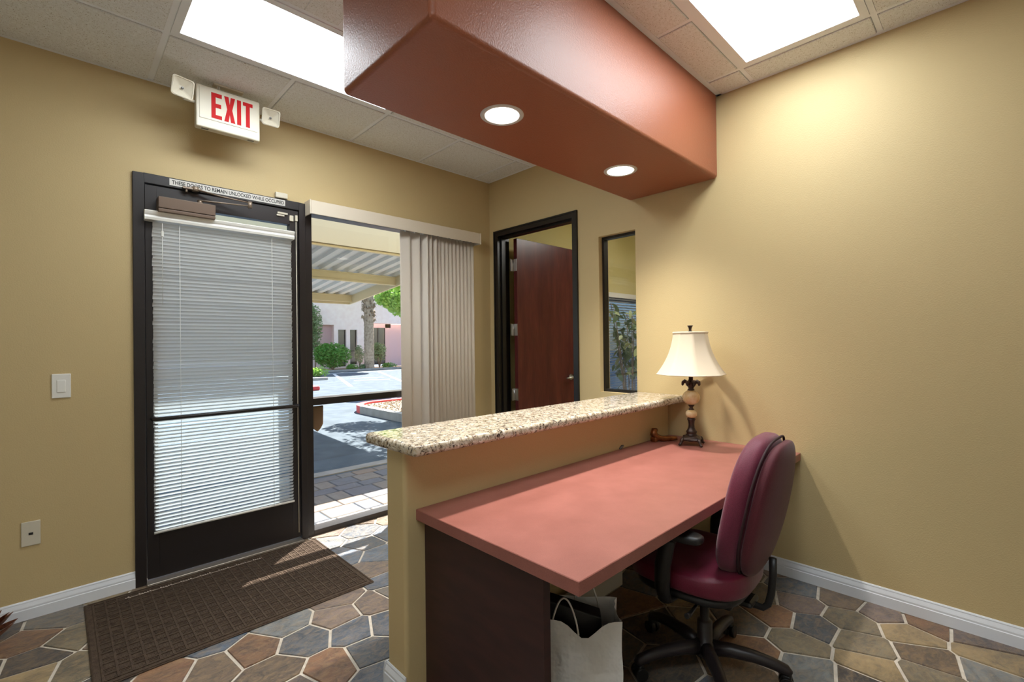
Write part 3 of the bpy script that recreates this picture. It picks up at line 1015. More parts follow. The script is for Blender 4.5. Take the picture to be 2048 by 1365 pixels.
fr.box((OWX0, .02, OWZ0), (OWX0 + .04, .1, OWZ1)).box((OWX1 - .04, .02, OWZ0), (OWX1, .1, OWZ1)).box((OWX0, .02, OWZ0), (OWX1, .1, OWZ0 + .04)).box((OWX0, .02, OWZ1 - .04), (OWX1, .1, OWZ1))
fr.build('window_frame', M['bronze_frame'], w2)
MB().box((OWX0 + .02, .05, OWZ0 + .02), (OWX1 - .02, .056, OWZ1 - .02)).build('glass_pane', pane_mat('shade_tint_glass', (.22, .27, .33)), w2)  # dark tint stands in for the shaded outdoors behind the blind
ob = empty('office_blind', (2.2, -.03, 1.9))
tag(ob, 'horizontal blind on the office window behind the leafy plant', 'blind')
MB().box((OWX0 + .01, -.06, OWZ1 - .01), (OWX1 - .01, -.005, OWZ1 + .05)).build('headrail', M['plastic_white'], ob)
os_ = MB().box((-.7, -.022, -.0012), (.7, .022, .0012)).mesh('slat', M['slat'])
zz = OWZ1 - .03
while zz > OWZ0 + .03:
    inst('slat', os_, ob, ((OWX0 + OWX1) / 2, -.032, zz), (R(-8), 0, 0))
    zz -= .034
MB().box((OWX0 + .03, -.05, OWZ0 + .005), (OWX1 - .03, -.015, OWZ0 + .022)).build('bottom_rail', M['plastic_white'], ob)
t = empty('office_ceiling_light', (1.6, -1.7, H))  # unseen panel put in to light the office interior
tag(t, 'unseen ceiling light panel put in to light the office', 'ceiling light')
MB().box((1.0, -2.0, H - .012), (2.2, -1.4, H - .004)).build('diffuser', emit('office_diffuser', (1, .97, .9), 13.0), t)
fr = MB()
fr.box((.97, -2.03, H - .014), (1.0, -1.37, H)).box((2.2, -2.03, H - .014), (2.23, -1.37, H)).box((1.0, -2.03, H - .014), (2.2, -2.0, H)).box((1.0, -1.4, H - .014), (2.2, -1.37, H))
fr.build('frame', M['grid'], t)

def leaf_mesh(name, mat, ln, wd, fold=.15, droop=.2):
    mb = MB()
    n = 5
    vsl = []
    for i in range(n + 1):
        u = i / n
        ww = wd * math.sin(PI * min(1, u * .96 + .02)) ** .8 * (1 - .25 * u)
        z = -droop * ln * u * u
        vsl += [(-ww, u * ln, z + fold * ww), (0, u * ln, z), (ww, u * ln, z + fold * ww)]
    fsl = []
    for i in range(n):
        a = 3 * i
        fsl += [(a, a + 1, a + 4, a + 3), (a + 1, a + 2, a + 5, a + 4)]
    mb.add(vsl, fsl, True)
    return mb.mesh(name, mat)

pl = empty('potted_ficus', (1.62, -.55, 0))
tag(pl, 'leafy variegated potted plant standing behind the tall narrow window', 'plant')
MB().lathe([(.12, 0), (.15, .02), (.18, .28), (.19, .3), (.17, .3), (.16, .26), (0.0, .26)], (1.62, -.55, 0), 24, cap=False).build('pot', M['terracotta'], pl)
rp = random.Random(12)
stem = MB()
lfA = leaf_mesh('leaf', M['leaf_ficus'], .10, .027)
lfB = leaf_mesh('leaf', M['leaf_ficus2'], .095, .026)
spots = []
for k in range(13):
    a = rp.uniform(0, 2 * PI)
    rr = rp.uniform(.08, .36)
    topz = rp.uniform(1.2, 2.02)
    p0 = Vector((1.62 + .03 * math.cos(a), -.55 + .03 * math.sin(a), .25))
    p3 = Vector((1.62 + rr * math.cos(a), -.55 + rr * math.sin(a) * .9, topz))
    p1 = p0.lerp(p3, .5) + Vector((0, 0, .15))
    path = [p0, p1, p3, p3 + Vector((.1 * math.cos(a), .1 * math.sin(a), -.03))]
    stem.tube(path, [.008, .006, .004, .002], 5)
    for j in range(21):
        u = rp.uniform(.25, 1)
        q = p1.lerp(p3, u) if u > .3 else p0.lerp(p1, .6 + u)
        spots.append(q + Vector((rp.gauss(0, .05), rp.gauss(0, .05), rp.gauss(0, .05))))
stem.build('stems', M['bark'], pl)
for q in spots[:260]:
    q.y = min(q.y, -.16)
    inst('leaf', rp.choice((lfA, lfA, lfB)), pl, q, (R(rp.uniform(-70, 10)), R(rp.uniform(-40, 40)), rp.uniform(0, 2 * PI)), [rp.uniform(.8, 1.25)] * 3)

# ------------------------------------------------------------------ desk
dk = empty('desk', (-1.02, -2.25, 0))
tag(dk, 'long built-in desk with rust laminate top against the half wall', 'desk')
MB().box((-2.04, -2.654, .684), (-.002, HY1 - .001, .726)).build('desk_top', M['desk'], dk, bevel=.002, bseg=1)
MB().box((-2.0, -2.487, 0), (-1.97, HY1 - .001, .684)).build('side_panel', M['gable'], dk)
MB().box((-1.97, -1.885, .38), (-.002, HY1 - .001, .684)).build('back_rail', M['gable'], dk)
MB().box((-.05, -2.45, .55), (-.002, -1.86, .684)).build('wall_cleat', M['gable'], dk)
MB().box((-.86, -2.2, .30), (-.80, -1.92, .684)).build('centre_support', M['black_plastic'], dk)
tag(MB().box((-1.95, -1.955, 0), (-.757, -1.90, .095)).build('floor_raceway', M['raceway'], bevel=.004), 'pale raceway box on the floor under the desk', 'raceway')
tag(MB().tube([(-.62, -1.858, .728), (-.60, -1.862, .742), (-.585, -1.862, .744)], [.006, .009, .004], 8).build('binder_clip', M['grey_metal']), 'tiny metal clip at the back of the desk', 'clip')

# ------------------------------------------------------------------ table lamp
LPX, LPY, LPZ = -.212, -2.112, .729
lp = empty('table_lamp', (LPX, LPY, LPZ))
tag(lp, 'table lamp with cream bell shade and onyx balls on the desk corner', 'lamp')
c = (LPX, LPY, LPZ)
bs = MB()
rot45 = R(18)
def rp2(x, y):
    return (LPX + x * math.cos(rot45) - y * math.sin(rot45), LPY + x * math.sin(rot45) + y * math.cos(rot45))
def star(hw_, z, inw):
    o_ = []
    for k in range(4):
        a = k * PI / 2 + PI / 4
        o_.append((*rp2(hw_ * 1.35 * math.cos(a), hw_ * 1.35 * math.sin(a)), LPZ + z))
        a2 = a + PI / 4
        o_.append((*rp2(inw * math.cos(a2), inw * math.sin(a2)), LPZ + z))
    return o_
rg = [star(.050, .026, .052), star(.056, .034, .056), star(.050, .046, .052), star(.036, .053, .044), star(.028, .058, .034)]
vsx = [p for q in rg for p in q]
fsx = []
for a in range(4):
    for k in range(8):
        fsx.append((a * 8 + k, a * 8 + (k + 1) % 8, a * 8 + 8 + (k + 1) % 8, a * 8 + 8 + k))
fsx += [tuple(range(7, -1, -1)), tuple(range(32, 40))]
bs.add(vsx, fsx)
bs.build('base_plate', M['lamp_metal'], lp)
for k in range(4):
    a = k * PI / 2 + PI / 4
    P = lambda d, z: (*rp2(d * math.cos(a), d * math.sin(a)), LPZ + z)
    MB().tube([P(.052, .040), P(.068, .036), P(.076, .022), P(.080, .010), P(.088, .006), P(.094, .005)], [.010, .012, .010, .009, .008, .005], 8).build('foot', M['lamp_metal'], lp)
MB().lathe([(.034, .056), (.034, .062), (.028, .066), (.031, .074), (.033, .082), (.027, .088), (.019, .105), (.017, .125), (.020, .145), (.025, .155), (.025, .160), (.018, .164)], c, 24).build('column', M['lamp_metal'], lp)
MB().cushion((LPX, LPY, LPZ + .190), .034, .034, .027, .9, 1).build('small_ball', M['lamp_stone'], lp)
MB().lathe([(.014, .213), (.018, .218), (.010, .226), (.010, .232), (.018, .242), (.016, .246)], c, 20).build('spacer', M['lamp_metal'], lp)
MB().cushion((LPX, LPY, LPZ + .292), .052, .052, .047, 1, 1).build('large_ball', M['lamp_stone'], lp)
cr_ = MB().lathe([(.018, .335), (.022, .340), (.015, .347), (.020, .360), (.028, .378), (.024, .386), (.012, .388)], c, 20)
for k in range(8):
    a = 2 * PI * k / 8
    P = lambda d, z: (LPX + d * math.cos(a), LPY + d * math.sin(a), LPZ + z)
    cr_.tube([P(.016, .362), P(.026, .384), P(.040, .392), P(.050, .384), P(.052, .372), P(.049, .366)], [.008, .011, .012, .011, .008, .003], 8, flatten=.5)
cr_.build('leaf_crown', M['lamp_metal'], lp)
MB().lathe([(.013, .385), (.013, .5), (.006, .5), (.006, .70)], c, 12).build('stem', M['lamp_metal'], lp)
def shade_r(a, z):
    k = 8
    seg = 2 * PI / k
    d = ((a + R(12)) % seg) - seg / 2
    return 1.0 / math.cos(d) * math.cos(seg / 2) * 1.04
prf = []
for k in range(15):
    u = k / 14
    rr = .099 + (.198 - .099) * (.30 * u + .70 * u ** 2.3)
    prf.append((rr, .690 - u * .252))
sh = MB().lathe(prf, c, 64, smooth=True, cap=False, rfun=shade_r)
sh.build('shade', M['lamp_shade'], lp)
MB().lathe([(.099, .688), (.102, .690), (.102, .699), (.099, .700), (.097, .694)], c, 64, cap=False, rfun=shade_r).build('shade_trim', M['lamp_shade'], lp)
MB().lathe([(.196, .440), (.200, .438), (.2, .434), (.196, .433)], c, 64, cap=False, rfun=shade_r).build('shade_trim', M['lamp_shade'], lp)
MB().lathe([(.010, .700), (.013, .703), (.008, .708), (.009, .718), (.012, .730), (.019, .738), (.012, .740), (.004, .736)], c, 14).build('finial', M['lamp_metal'], lp)
spd = MB()
for k in range(3):
    a = 2 * PI * k / 3
    spd.tube([(LPX, LPY, LPZ + .697), (LPX + .097 * math.cos(a), LPY + .097 * math.sin(a), LPZ + .694)], .0018, 5)
spd.build('shade_spider', M['lamp_metal'], lp)

# bronze figurine behind the lamp
fg = MB()
fg.tube([(-.165, -1.99, .745), (-.20, -1.955, .742), (-.245, -1.925, .744), (-.275, -1.905, .758), (-.288, -1.895, .778), (-.280, -1.895, .796), (-.262, -1.905, .80)], [.012, .017, .018, .022, .025, .021, .012], 14)
fg.cushion((-.283, -1.897, .742), .018, .022, .017)
tag(fg.build('bronze_figurine', M['bronze_obj']), 'curled bronze figurine lying behind the table lamp', 'figurine')

# ------------------------------------------------------------------ office chair
CX, CY, CR = -1.10, -2.575, R(3)
ch = empty('office_chair', (CX, CY, 0), CR)
tag(ch, 'burgundy swivel office chair with black five star base', 'chair')
def chp(mb, name, mat, **kw):
    """mb in chair-local coordinates"""
    par = kw.pop('parent', None) or ch
    m = Matrix.Translation((CX, CY, 0)) @ Matrix.Rotation(CR, 4, 'Z')
    mb.v = [tuple(m @ Vector(p)) for p in mb.v]
    return mb.build(name, mat, par, **kw)
chp(MB().lathe([(.040, .06), (.046, .075), (.046, .105), (.036, .118), (.030, .12), (.030, .20), (.026, .205), (.018, .21), (.018, .33)], (0, 0, 0), 24), 'gas_lift', M['charcoal_plastic'])
for k in range(5):
    a = R(3 + 72 * k) - CR
    dx, dy = math.cos(a), math.sin(a)
    P = lambda d, z: (d * dx, d * dy, z)
    chp(MB().tube([P(.02, .092), P(.10, .100), P(.18, .098), P(.25, .088), P(.295, .074), P(.306, .062)], [.030, .027, .024, .022, .021, .017], 12), 'base_arm', M['charcoal_plastic'])
    cs = MB()
    tx, ty = -dy, dx
    cs.tube([P(.300, .055), P(.300, .075)], .010, 8)
    for sgn in (-1, 1):
        q0 = (.295 * dx + sgn * .005 * tx, .295 * dy + sgn * .005 * ty, .026)
        q1 = (.295 * dx + sgn * .026 * tx, .295 * dy + sgn * .026 * ty, .026)
        cs.tube([q0, q1], .026, 18)
    cs.cushion((.297 * dx, .297 * dy, .045), .017, .017, .016)
    chp(cs, 'caster', M['black_plastic'])
chp(MB().box((-.10, -.14, .325), (.10, .12, .372)).box((-.05, -.20, .335), (.05, -.13, .36)), 'mechanism', M['black_plastic'], bevel=.012)
def seatf(p):
    y = p.y
    p.z += -.035 * max(0, (y - .12) / .14) ** 2 + .012 * (p.x / .24) ** 2 + (.02 * max(0, (-y - .1) / .12) if p.z > 0 else 0)
    return p
chp(MB().cushion((0, .03, .435), .245, .235, .050, .45, .62, 48, 20, seatf), 'seat', M['burgundy_vinyl'])
chp(MB().cushion((0, .03, .388), .225, .215, .022, .4, .6, 40, 10), 'seat_pan', M['black_plastic'])
BZ, BYY = .735, -.232
def outline(p, k=1):
    v = p.z / .275
    p.x *= (1 - .20 * max(0, v) ** 2 - .22 * max(0, -v) ** 2.2)
    p.y += -.058 * v + .05 * (v * v) * .4
    p.y += .03 * (p.x / .22) ** 2 * 1.0
    return p
def backf(p):
    return outline(p)
chp(MB().cushion((0, BYY + .024, BZ), .215, .060, .275, .62, .62, 56, 32, backf), 'back_cushion', M['burgundy'])
chp(MB().cushion((0, BYY - .040, BZ - .005), .198, .032, .258, .58, .58, 56, 32, backf), 'back_shell', M['burgundy_shell'])
seam = MB()
sp_ = []
for k in range(65):
    t = 2 * PI * k / 64
    sg = lambda v, e: math.copysign(abs(v) ** e, v)
    p = Vector((.208 * sg(math.cos(t), .64), 0, .266 * sg(math.sin(t), .64)))
    p = outline(p)
    sp_.append((p.x, p.y + BYY - .020, p.z + BZ))
seam.tube(sp_, .0048, 8, cap=False)
chp(seam, 'piping', M['seam'])
sb_ = MB()
for yy, zz_ in ():
    pass
sb_.tube([(0, -.262, .54), (0, -.262, .47), (0, -.255, .40), (0, -.243, .355), (0, -.225, .336), (0, -.17, .338), (0, -.1, .345)], [.014, .014, .014, .013, .013, .016, .018], 10, flatten=.5)
chp(sb_, 'back_support', M['black_plastic'])
chp(MB().tube([(-.05, -.02, .345), (-.16, -.03, .338), (-.25, -.04, .345), (-.275, -.04, .35)], [.006, .006, .009, .010], 8), 'tilt_lever', M['black_plastic'])
for s in (-1, 1):
    up_ = MB()
    up_.tube([(s * .10, .05, .365), (s * .20, .05, .362), (s * .262, .05, .375), (s * .285, .05, .43), (s * .287, .045, .52), (s * .28, .03, .60), (s * .275, .02, .628)], [.022, .024, .028, .030, .032, .030, .026], 10, flatten=.5)
    ao = chp(up_, 'armrest', M['black_plastic'])
    chp(MB().cushion((s * .275, .02, .645), .042, .125, .018, .5, .6, 32, 12), 'arm_pad', M['black_plastic'], parent=ao)

# ------------------------------------------------------------------ paper bag
bd = Vector((.65, -.757, 0))
bn = Vector((.757, .65, 0))
br = Vector((-1.672, -2.546, 0))
BW, BD, BH = .32, .155, .42
def bagp(u, v, z):
    return br - bd * (BW * (1 - u)) + bn * (BD * v) + Vector((0, 0, z))
bag = empty('paper_bag', tuple(bagp(.5, .5, 0)))
tag(bag, 'white paper shopping bag with twisted handles under the desk', 'bag')
nu, nd, nz = 14, 7, 12
loop = [(i / nu, 0) for i in range(nu)] + [(1, j / nd) for j in range(nd)] + [(1 - i / nu, 1) for i in range(nu)] + [(0, 1 - j / nd) for j in range(nd)]
vsx = []
for k in range(nz + 1):
    z = BH * k / nz
    for u, v in loop:
        p = bagp(u, v, z)
        zz_ = z
        crk = noise.noise(Vector((u * 4 + v * 9, z * 9, 1.7))) * .010
        fold = .012 * (z / BH) * math.sin(PI * v) if u in (0, 1) else 0
        if u == 1:
            p -= bd * fold * 1.2
        if u == 0:
            p += bd * fold * 1.2
        if 0 < u < 1:
            p += bn * (crk + (-.012 if v == 0 else .012) * math.sin(PI * u) * math.sin(PI * z / BH))
            if v == 0 and k > nz - 4:
                dip = math.exp(-((u - .60) / .17) ** 2) * .065
                zz_ -= dip * ((k - (nz - 4)) / 4)
        else:
            p += bd * crk
        vsx.append((p.x, p.y, max(zz_, .001)))
L = len(loop)
fsx = [tuple(range(L - 1, -1, -1))]
for k in range(nz):
    for i in range(L):
        fsx.append((k * L + i, k * L + (i + 1) % L, (k + 1) * L + (i + 1) % L, (k + 1) * L + i))
bb = MB()
bb.add(vsx, fsx, False)
body = bb.build('bag_body', M['bag_paper'], bag)
so_ = body.modifiers.new('th', 'SOLIDIFY')
so_.thickness = .0012
for v, off in ((0, -.003), (1, .003)):
    hp = []
    for k in range(21):
        t = k / 20
        u = (.24 if v == 0 else .50) + .30 * t
        z = BH - .05 + .115 * math.sin(PI * t) ** .7
        p = bagp(u, v, z) + bn * (off + (.018 if v == 0 else -.01) * math.sin(PI * t))
        hp.append(p)
    MB().tube(hp, .0032, 7).build('handle', M['handle_paper'], bag)
fb = MB()
q = [bagp(.20, .2, .05), bagp(.82, .2, .05), bagp(.82, .62, .05), bagp(.20, .62, .05)]
q2 = [bagp(.20, .34, .455), bagp(.80, .34, .40), bagp(.80, .76, .40), bagp(.20, .76, .455)]
fb.add(q + q2, [(3, 2, 1, 0), (4, 5, 6, 7), (0, 1, 5, 4), (1, 2, 6, 5), (2, 3, 7, 6), (3, 0, 4, 7)])
tag(fb.build('black_box', M['black_plastic'], bevel=.004), 'black box standing inside the white paper bag', 'box')

# ------------------------------------------------------------------ doormat
mt = empty('doormat', (-2.35, -.49, 0))
tag(mt, 'brown waffle pattern doormat in front of the exit door', 'doormat')
MX0, MX1, MY0, MY1 = -2.95, -1.735, -.925, -.064
MB().box((MX0, MY0, .001), (MX1, MY1, .007)).build('mat_base', M['mat_base'], mt, bevel=.003, bseg=1)
rib = MB()
bo = .035
nxm, nym = 24, 17
cw = (MX1 - MX0 - 2 * bo) / nxm
chh = (MY1 - MY0 - 2 * bo) / nym
for i in range(nxm + 1):
    x = MX0 + bo + cw * i
    rib.box((x - .004, MY0 + bo - .004, .0065), (x + .004, MY1 - bo + .004, .0105))
for j in range(nym + 1):
    y = MY0 + bo + chh * j
    rib.box((MX0 + bo - .004, y - .004, .0065), (MX1 - bo + .004, y + .004, .0104))
rib.box((MX0 + .006, MY0 + .006, .0065), (MX1 - .006, MY0 + .014, .0098)).box((MX0 + .006, MY1 - .014, .0065), (MX1 - .006, MY1 - .006, .0098))
rib.box((MX0 + .006, MY0 + .014, .0065), (MX0 + .014, MY1 - .014, .0098)).box((MX1 - .014, MY0 + .014, .0065), (MX1 - .006, MY1 - .014, .0098))
rib.build('rib_grid', M['mat_base'], mt)
pads = MB()
for i in range(nxm):
    for j in range(nym):
        x = MX0 + bo + cw * (i + .5)
        y = MY0 + bo + chh * (j + .5)
        for s in (-1, 0, 1):
            if (i + j) % 2:
                pads.box((x - cw * .33, y + s * .0125 - .0032, .0065), (x + cw * .33, y + s * .0125 + .0032, .0092))
            else:
                pads.box((x + s * .0125 - .0032, y - chh * .33, .0065), (x + s * .0125 + .0032, y + chh * .33, .0092))
po = pads.build('raised_bars', M['mat_base'], mt)
po['kind'] = 'stuff'

# dried leaf cluster at the left edge
dl = empty('dried_leaf_cluster', (-3.24, -.12, 0))
tag(dl, 'crumpled dried brown leaf cluster on the floor at the front wall', 'dried leaves')
dlm = leaf_mesh('leaf', M['leaf_dry'], .15, .04, .7, -.5)
for a, x, y, z, tl, s in ((-75, -3.33, -.17, .020, 4, .95), (-100, -3.33, -.13, .034, 8, .8), (-55, -3.31, -.12, .028, 12, .7), (-88, -3.32, -.21, .010, 2, .85), (-130, -3.27, -.12, .03, 6, .6), (-70, -3.31, -.15, .05, -6, .75)):
    inst('leaf', dlm, dl, (x, y, z), (R(tl), R(a * .25), R(a)), (s, s, s))
MB().tube([(-3.34, -.2, .008), (-3.29, -.16, .02), (-3.25, -.14, .03)], [.004, .004, .003], 6).build('stem', M['leaf_dry'], dl)

# ------------------------------------------------------------------ outdoors
GZ = -.03
struct(MB().box((-30, .1, GZ - .25), (60, 60, GZ - .012)).build('ground_asphalt', M['asphalt']), 'grey asphalt parking lot outside the window', 'ground')
pave = MB().box((-3.4, .15, GZ - .1), (2.2, 1.62, GZ - .008)).build('ground_paving', M['asphalt'])
struct(pave, 'walkway of square stone pavers just outside the window', 'pavement')
rv = random.Random(9)
pcache = {}
ybl = .16
row = 0
while ybl < 1.55:
    dep = (.17, .24)[row % 2]
    if ybl + dep > 1.62:
        dep = 1.62 - ybl
    x = -2.7 + rv.uniform(0, .1)
    while x < 1.4:
        wd = rv.choice((.17, .25, .30))
        key = (wd, round(dep, 3))
        if key not in pcache:
            pcache[key] = rect_mesh('paver', M['paver'], wd - .010, dep - .010, .06, .006)
        cc = rv.choice(((132, 126, 120), (118, 117, 120), (140, 126, 114), (110, 113, 120), (126, 124, 123)))
        inst('paver', pcache[key], pave, (x + wd / 2, ybl + dep / 2, GZ - .03 + rv.uniform(-.001, .001)), (0, 0, R(rv.uniform(-.5, .5))), color=lin(*cc))
        x += wd
    ybl += dep
    row += 1
struct(MB().box((-3.4, 1.62, GZ - .1), (2.2, 1.78, GZ + .002)).build('trim_1', M['concrete']), 'concrete edging strip between pavers and asphalt', 'kerb')
# building overhang
struct(MB().box((-6, .15, 2.5), (4, .605, 3.1)).build('trim_2', M['stucco_cream']), 'cream overhang above the outside of the window', 'overhang')

# carport
cp = empty('carport', (-1.5, 4, GZ))
tag(cp, 'cream steel carport with ribbed roof over the parking bay', 'carport')
def rz_(y):
    return 2.66 - .105 * (y - 2.1)
CXR = 1.25
yn, yf = 2.08, 5.75
dm = MB()
wv = .21
x = -7.0
vs_, fs_ = [], []
prof = []
while x < CXR:
    for dx, dz in ((0, 0), (.085, 0), (.105, .045), (.19, .045)):
        prof.append((min(x + dx, CXR), dz))
    x += wv
for px_, dz in prof:
    vs_ += [(px_, yn, rz_(yn) + .10 + dz), (px_, yf, rz_(yf) + .10 + dz), (px_, yf, rz_(yf) + .105 + dz), (px_, yn, rz_(yn) + .105 + dz)]
for k in range(len(prof) - 1):
    a = 4 * k
    fs_ += [(a, a + 1, a + 5, a + 4), (a + 3, a + 7, a + 6, a + 2)]
dm.add(vs_, fs_)
dm.build('roof_deck', M['deck_white'], cp, recalc=False)
for yy, hh in ((yn + .05, .20), (3.95, .15), (5.66, .14)):
    z0 = rz_(yy) + .10 - hh
    MB().box((-7, yy - .03, z0), (CXR, yy + .03, z0 + .025)).box((-7, yy - .008, z0 + .025), (CXR, yy + .008, z0 + hh - .02)).box((-7, yy - .03, z0 + hh - .02), (CXR, yy + .03, z0 + hh)).build('beam', M['cream_metal'], cp)
fa = MB()
fa.add([(CXR, yn, rz_(yn) - .07), (CXR + .03, yn, rz_(yn) - .07), (CXR + .03, yf, rz_(yf) - .07), (CXR, yf, rz_(yf) - .07), (CXR, yn, rz_(yn) + .19), (CXR + .03, yn, rz_(yn) + .19), (CXR + .03, yf, rz_(yf) + .19), (CXR, yf, rz_(yf) + .19)],
       [(0, 3, 2, 1), (4, 5, 6, 7), (0, 1, 5, 4), (1, 2, 6, 5), (2, 3, 7, 6), (3, 0, 4, 7)])
fa.box((-7, yf, rz_(yf) - .07), (CXR + .03, yf + .03, rz_(yf) + .19))
fa.box((-7, yn - .03, rz_(yn) - .08), (CXR + .03, yn, 3.1))
fa.build('fascia', M['cream_metal'], cp)
for px_ in (-2.6, -6.5):
    MB().box((px_, 3.85, GZ), (px_ + .15, 4.0, rz_(3.9))).build('post', M['cream_metal'], cp)

# kerb island
isl = empty('kerb_island', (3, 5, GZ))
tag(isl, 'gravel island with red painted kerb outside the window', 'kerb island')
def isl_loop(off):
    p = [(8, 3.4 + off), (1.45 + off, 3.4 + off)]
    rr = .7 - off
    for k in range(9):
        a = PI - (PI / 2) * k / 8
        p.append((2.15 + rr * math.cos(a), 5.75 + rr * math.sin(a)))
    p.append((8, 6.45 - off))
    return p
def ring_prism(lo, li, i0, i1, z0, z1):
    mb = MB()
    for k in range(i0, i1):
        a, b_, c2, d = lo[k], lo[k + 1], li[k + 1], li[k]
        mb.add([(*a, z0), (*b_, z0), (*c2, z0), (*d, z0), (*a, z1), (*b_, z1), (*c2, z1), (*d, z1)], [(0, 3, 2, 1), (4, 5, 6, 7), (0, 1, 5, 4), (1, 2, 6, 5), (2, 3, 7, 6), (3, 0, 4, 7)])
    return mb
lo, li = isl_loop(0), isl_loop(.15)
ring_prism(lo, li, 0, 2, GZ - .1, GZ + .14).build('kerb', M['concrete'], isl)
ring_prism(lo, li, 2, len(lo) - 1, GZ - .1, GZ + .14).build('red_kerb', M['paint_red'], isl)
MB().prism(isl_loop(.14), lambda u, v, t: (u, v, t), GZ - .1, GZ + .10).build('gravel_bed', M['gravel'], isl)
gm = MB()
rg_ = random.Random(4)
for k in range(1400):
    x, y = rg_.uniform(1.65, 4.5), rg_.uniform(3.6, 6.25)
    if x < 2.15 and y > 5.75 and (x - 2.15) ** 2 + (y - 5.75) ** 2 > .5 ** 2:
        continue
    s = rg_.uniform(.02, .045)
    a = rg_.uniform(0, 3)
    ca, sa = math.cos(a) * s, math.sin(a) * s
    gm.add([(x + ca, y + sa, GZ + .09), (x - sa, y + ca, GZ + .09), (x - ca, y - sa, GZ + .09), (x + sa, y - ca, GZ + .09), (x, y, GZ + .1 + s * .8)], [(0, 1, 4), (1, 2, 4), (2, 3, 4), (3, 0, 4)])
go = gm.build('gravel_stones', M['gravel'], isl)
go['kind'] = 'stuff'

def leaf_cloud(n, blobs, size, seed, mat, name, parent, zmin=None):
    r_ = random.Random(seed)
    mb = MB()
    for _ in range(n):
        c_, rad = r_.choice(blobs)
        v = Vector((r_.gauss(0, 1), r_.gauss(0, 1), r_.gauss(0, 1))).normalized() * (r_.random() ** .4)
        p = Vector((c_[0] + v.x * rad[0], c_[1] + v.y * rad[1], c_[2] + v.z * rad[2]))
        if zmin is not None and p.z < zmin:
            continue
        s = size * r_.uniform(.6, 1.3)
        a = Vector((r_.gauss(0, 1), r_.gauss(0, 1), r_.gauss(0, .6))).normalized()
        b_ = a.cross(Vector((r_.gauss(0, 1), r_.gauss(0, 1), r_.gauss(0, 1)))).normalized()
        mb.add([p - a * s, p + b_ * s * .45, p + a * s, p - b_ * s * .45], [(0, 1, 2, 3)])
    o = mb.build(name, mat, parent, recalc=False)
    o['kind'] = 'stuff'
    return o
tr = empty('shade_tree', (3.3, 5.0, GZ + .1))
tag(tr, 'leafy green shade tree on the gravel island', 'tree')
MB().tube([(3.3, 5.0, GZ), (3.25, 4.95, 1.2), (3.3, 4.9, 2.3), (3.1, 4.7, 3.2)], [.12, .09, .08, .05], 9).tube([(3.28, 4.92, 2.0), (2.7, 4.4, 2.8), (2.3, 4.0, 3.2)], [.06, .04, .02], 7).build('trunk', M['bark'], tr)
leaf_cloud(5500, [((2.4, 4.0, 3.55), (.95, .95, .75)), ((3.3, 4.9, 3.6), (1.2, 1.2, .9)), ((2.2, 3.2, 3.7), (.8, .8, .6)), ((2.75, 5.1, 2.75), (.45, .45, .45)), ((2.3, 5.6, 2.9), (.5, .5, .35))], .06, 2, M['leaf_light'], 'crown', tr)

t2 = empty('lot_tree', (5.7, 10.0, GZ))
tag(t2, 'bright green tree beyond the carport at the right edge of the window', 'tree')
MB().tube([(5.7, 10.0, GZ), (5.65, 9.95, 1.3), (5.5, 9.9, 2.4), (5.2, 9.8, 3.2)], [.12, .09, .08, .05], 9).build('trunk', M['bark'], t2)
leaf_cloud(6500, [((4.25, 9.2, 2.82), (.55, .6, .38)), ((4.7, 9.5, 2.75), (.55, .6, .5)), ((5.4, 9.9, 3.5), (1.2, 1.2, .9))], .07, 31, M['leaf_light'], 'crown', t2)

# building across the lot
BYD = 24.0
bd_ = empty('stucco_building', (10, BYD, GZ))
tag(bd_, 'pink stucco office building across the parking lot', 'building')
bm_ = MB()
bm_.box((-6, BYD, GZ), (7.95, BYD + .4, 8)).box((7.95, BYD, 2.6), (8.8, BYD + .4, 8)).box((8.8, BYD, GZ), (9.05, BYD + .4, 8)).box((9.05, BYD, 2.32), (9.55, BYD + .4, 8)).box((9.55, BYD, GZ), (9.79, BYD + .4, 8))
bm_.box((9.79, BYD, 2.32), (10.25, BYD + .4, 8)).box((9.79, BYD, GZ), (10.25, BYD + .4, .2)).box((10.25, BYD, GZ), (11.35, BYD + .4, 8)).box((11.35, BYD, 2.75), (30, BYD + .4, 8))
bm_.box((7.95, BYD + .3, GZ), (8.8, BYD + .4, .7)).box((9.05, BYD, GZ), (9.55, BYD + .4, .1))
bm_.build('wall', M['stucco_pink'], bd_)
MB().box((7.9, BYD + .36, GZ), (8.85, BYD + .46, 2.7)).box((11.35, BYD + .8, GZ), (11.6, BYD + .9, 2.75)).box((12.6, BYD + .8, GZ), (30, BYD + .9, 2.75)).box((11.35, BYD + .8, 2.5), (13, BYD + .9, 2.8)).build('recess_wall', M['stucco_mauve'], bd_)
for a, b_, z0, z1, yy in ((9.05, 9.55, .1, 2.32, .15), (9.79, 10.25, .2, 2.32, .15), (11.6, 12.6, .1, 2.5, .84)):
    wo = MB().box((a, BYD + yy, z0), (b_, BYD + yy + .04, z1)).build('window', M['dark_glass'], bd_)
    MB().box((a, BYD + yy - .03, z0), (a + .05, BYD + yy, z1)).box((b_ - .05, BYD + yy - .03, z0), (b_, BYD + yy, z1)).box((a, BYD + yy - .03, (z0 + z1) / 2 - .25), (b_, BYD + yy, (z0 + z1) / 2 - .2)).build('window_bars', M['bronze_frame'], wo)
MB().box((12.05, BYD + .80, .1), (12.12, BYD + .85, 2.5)).build('door_mullion', M['bronze_frame'], bd_)

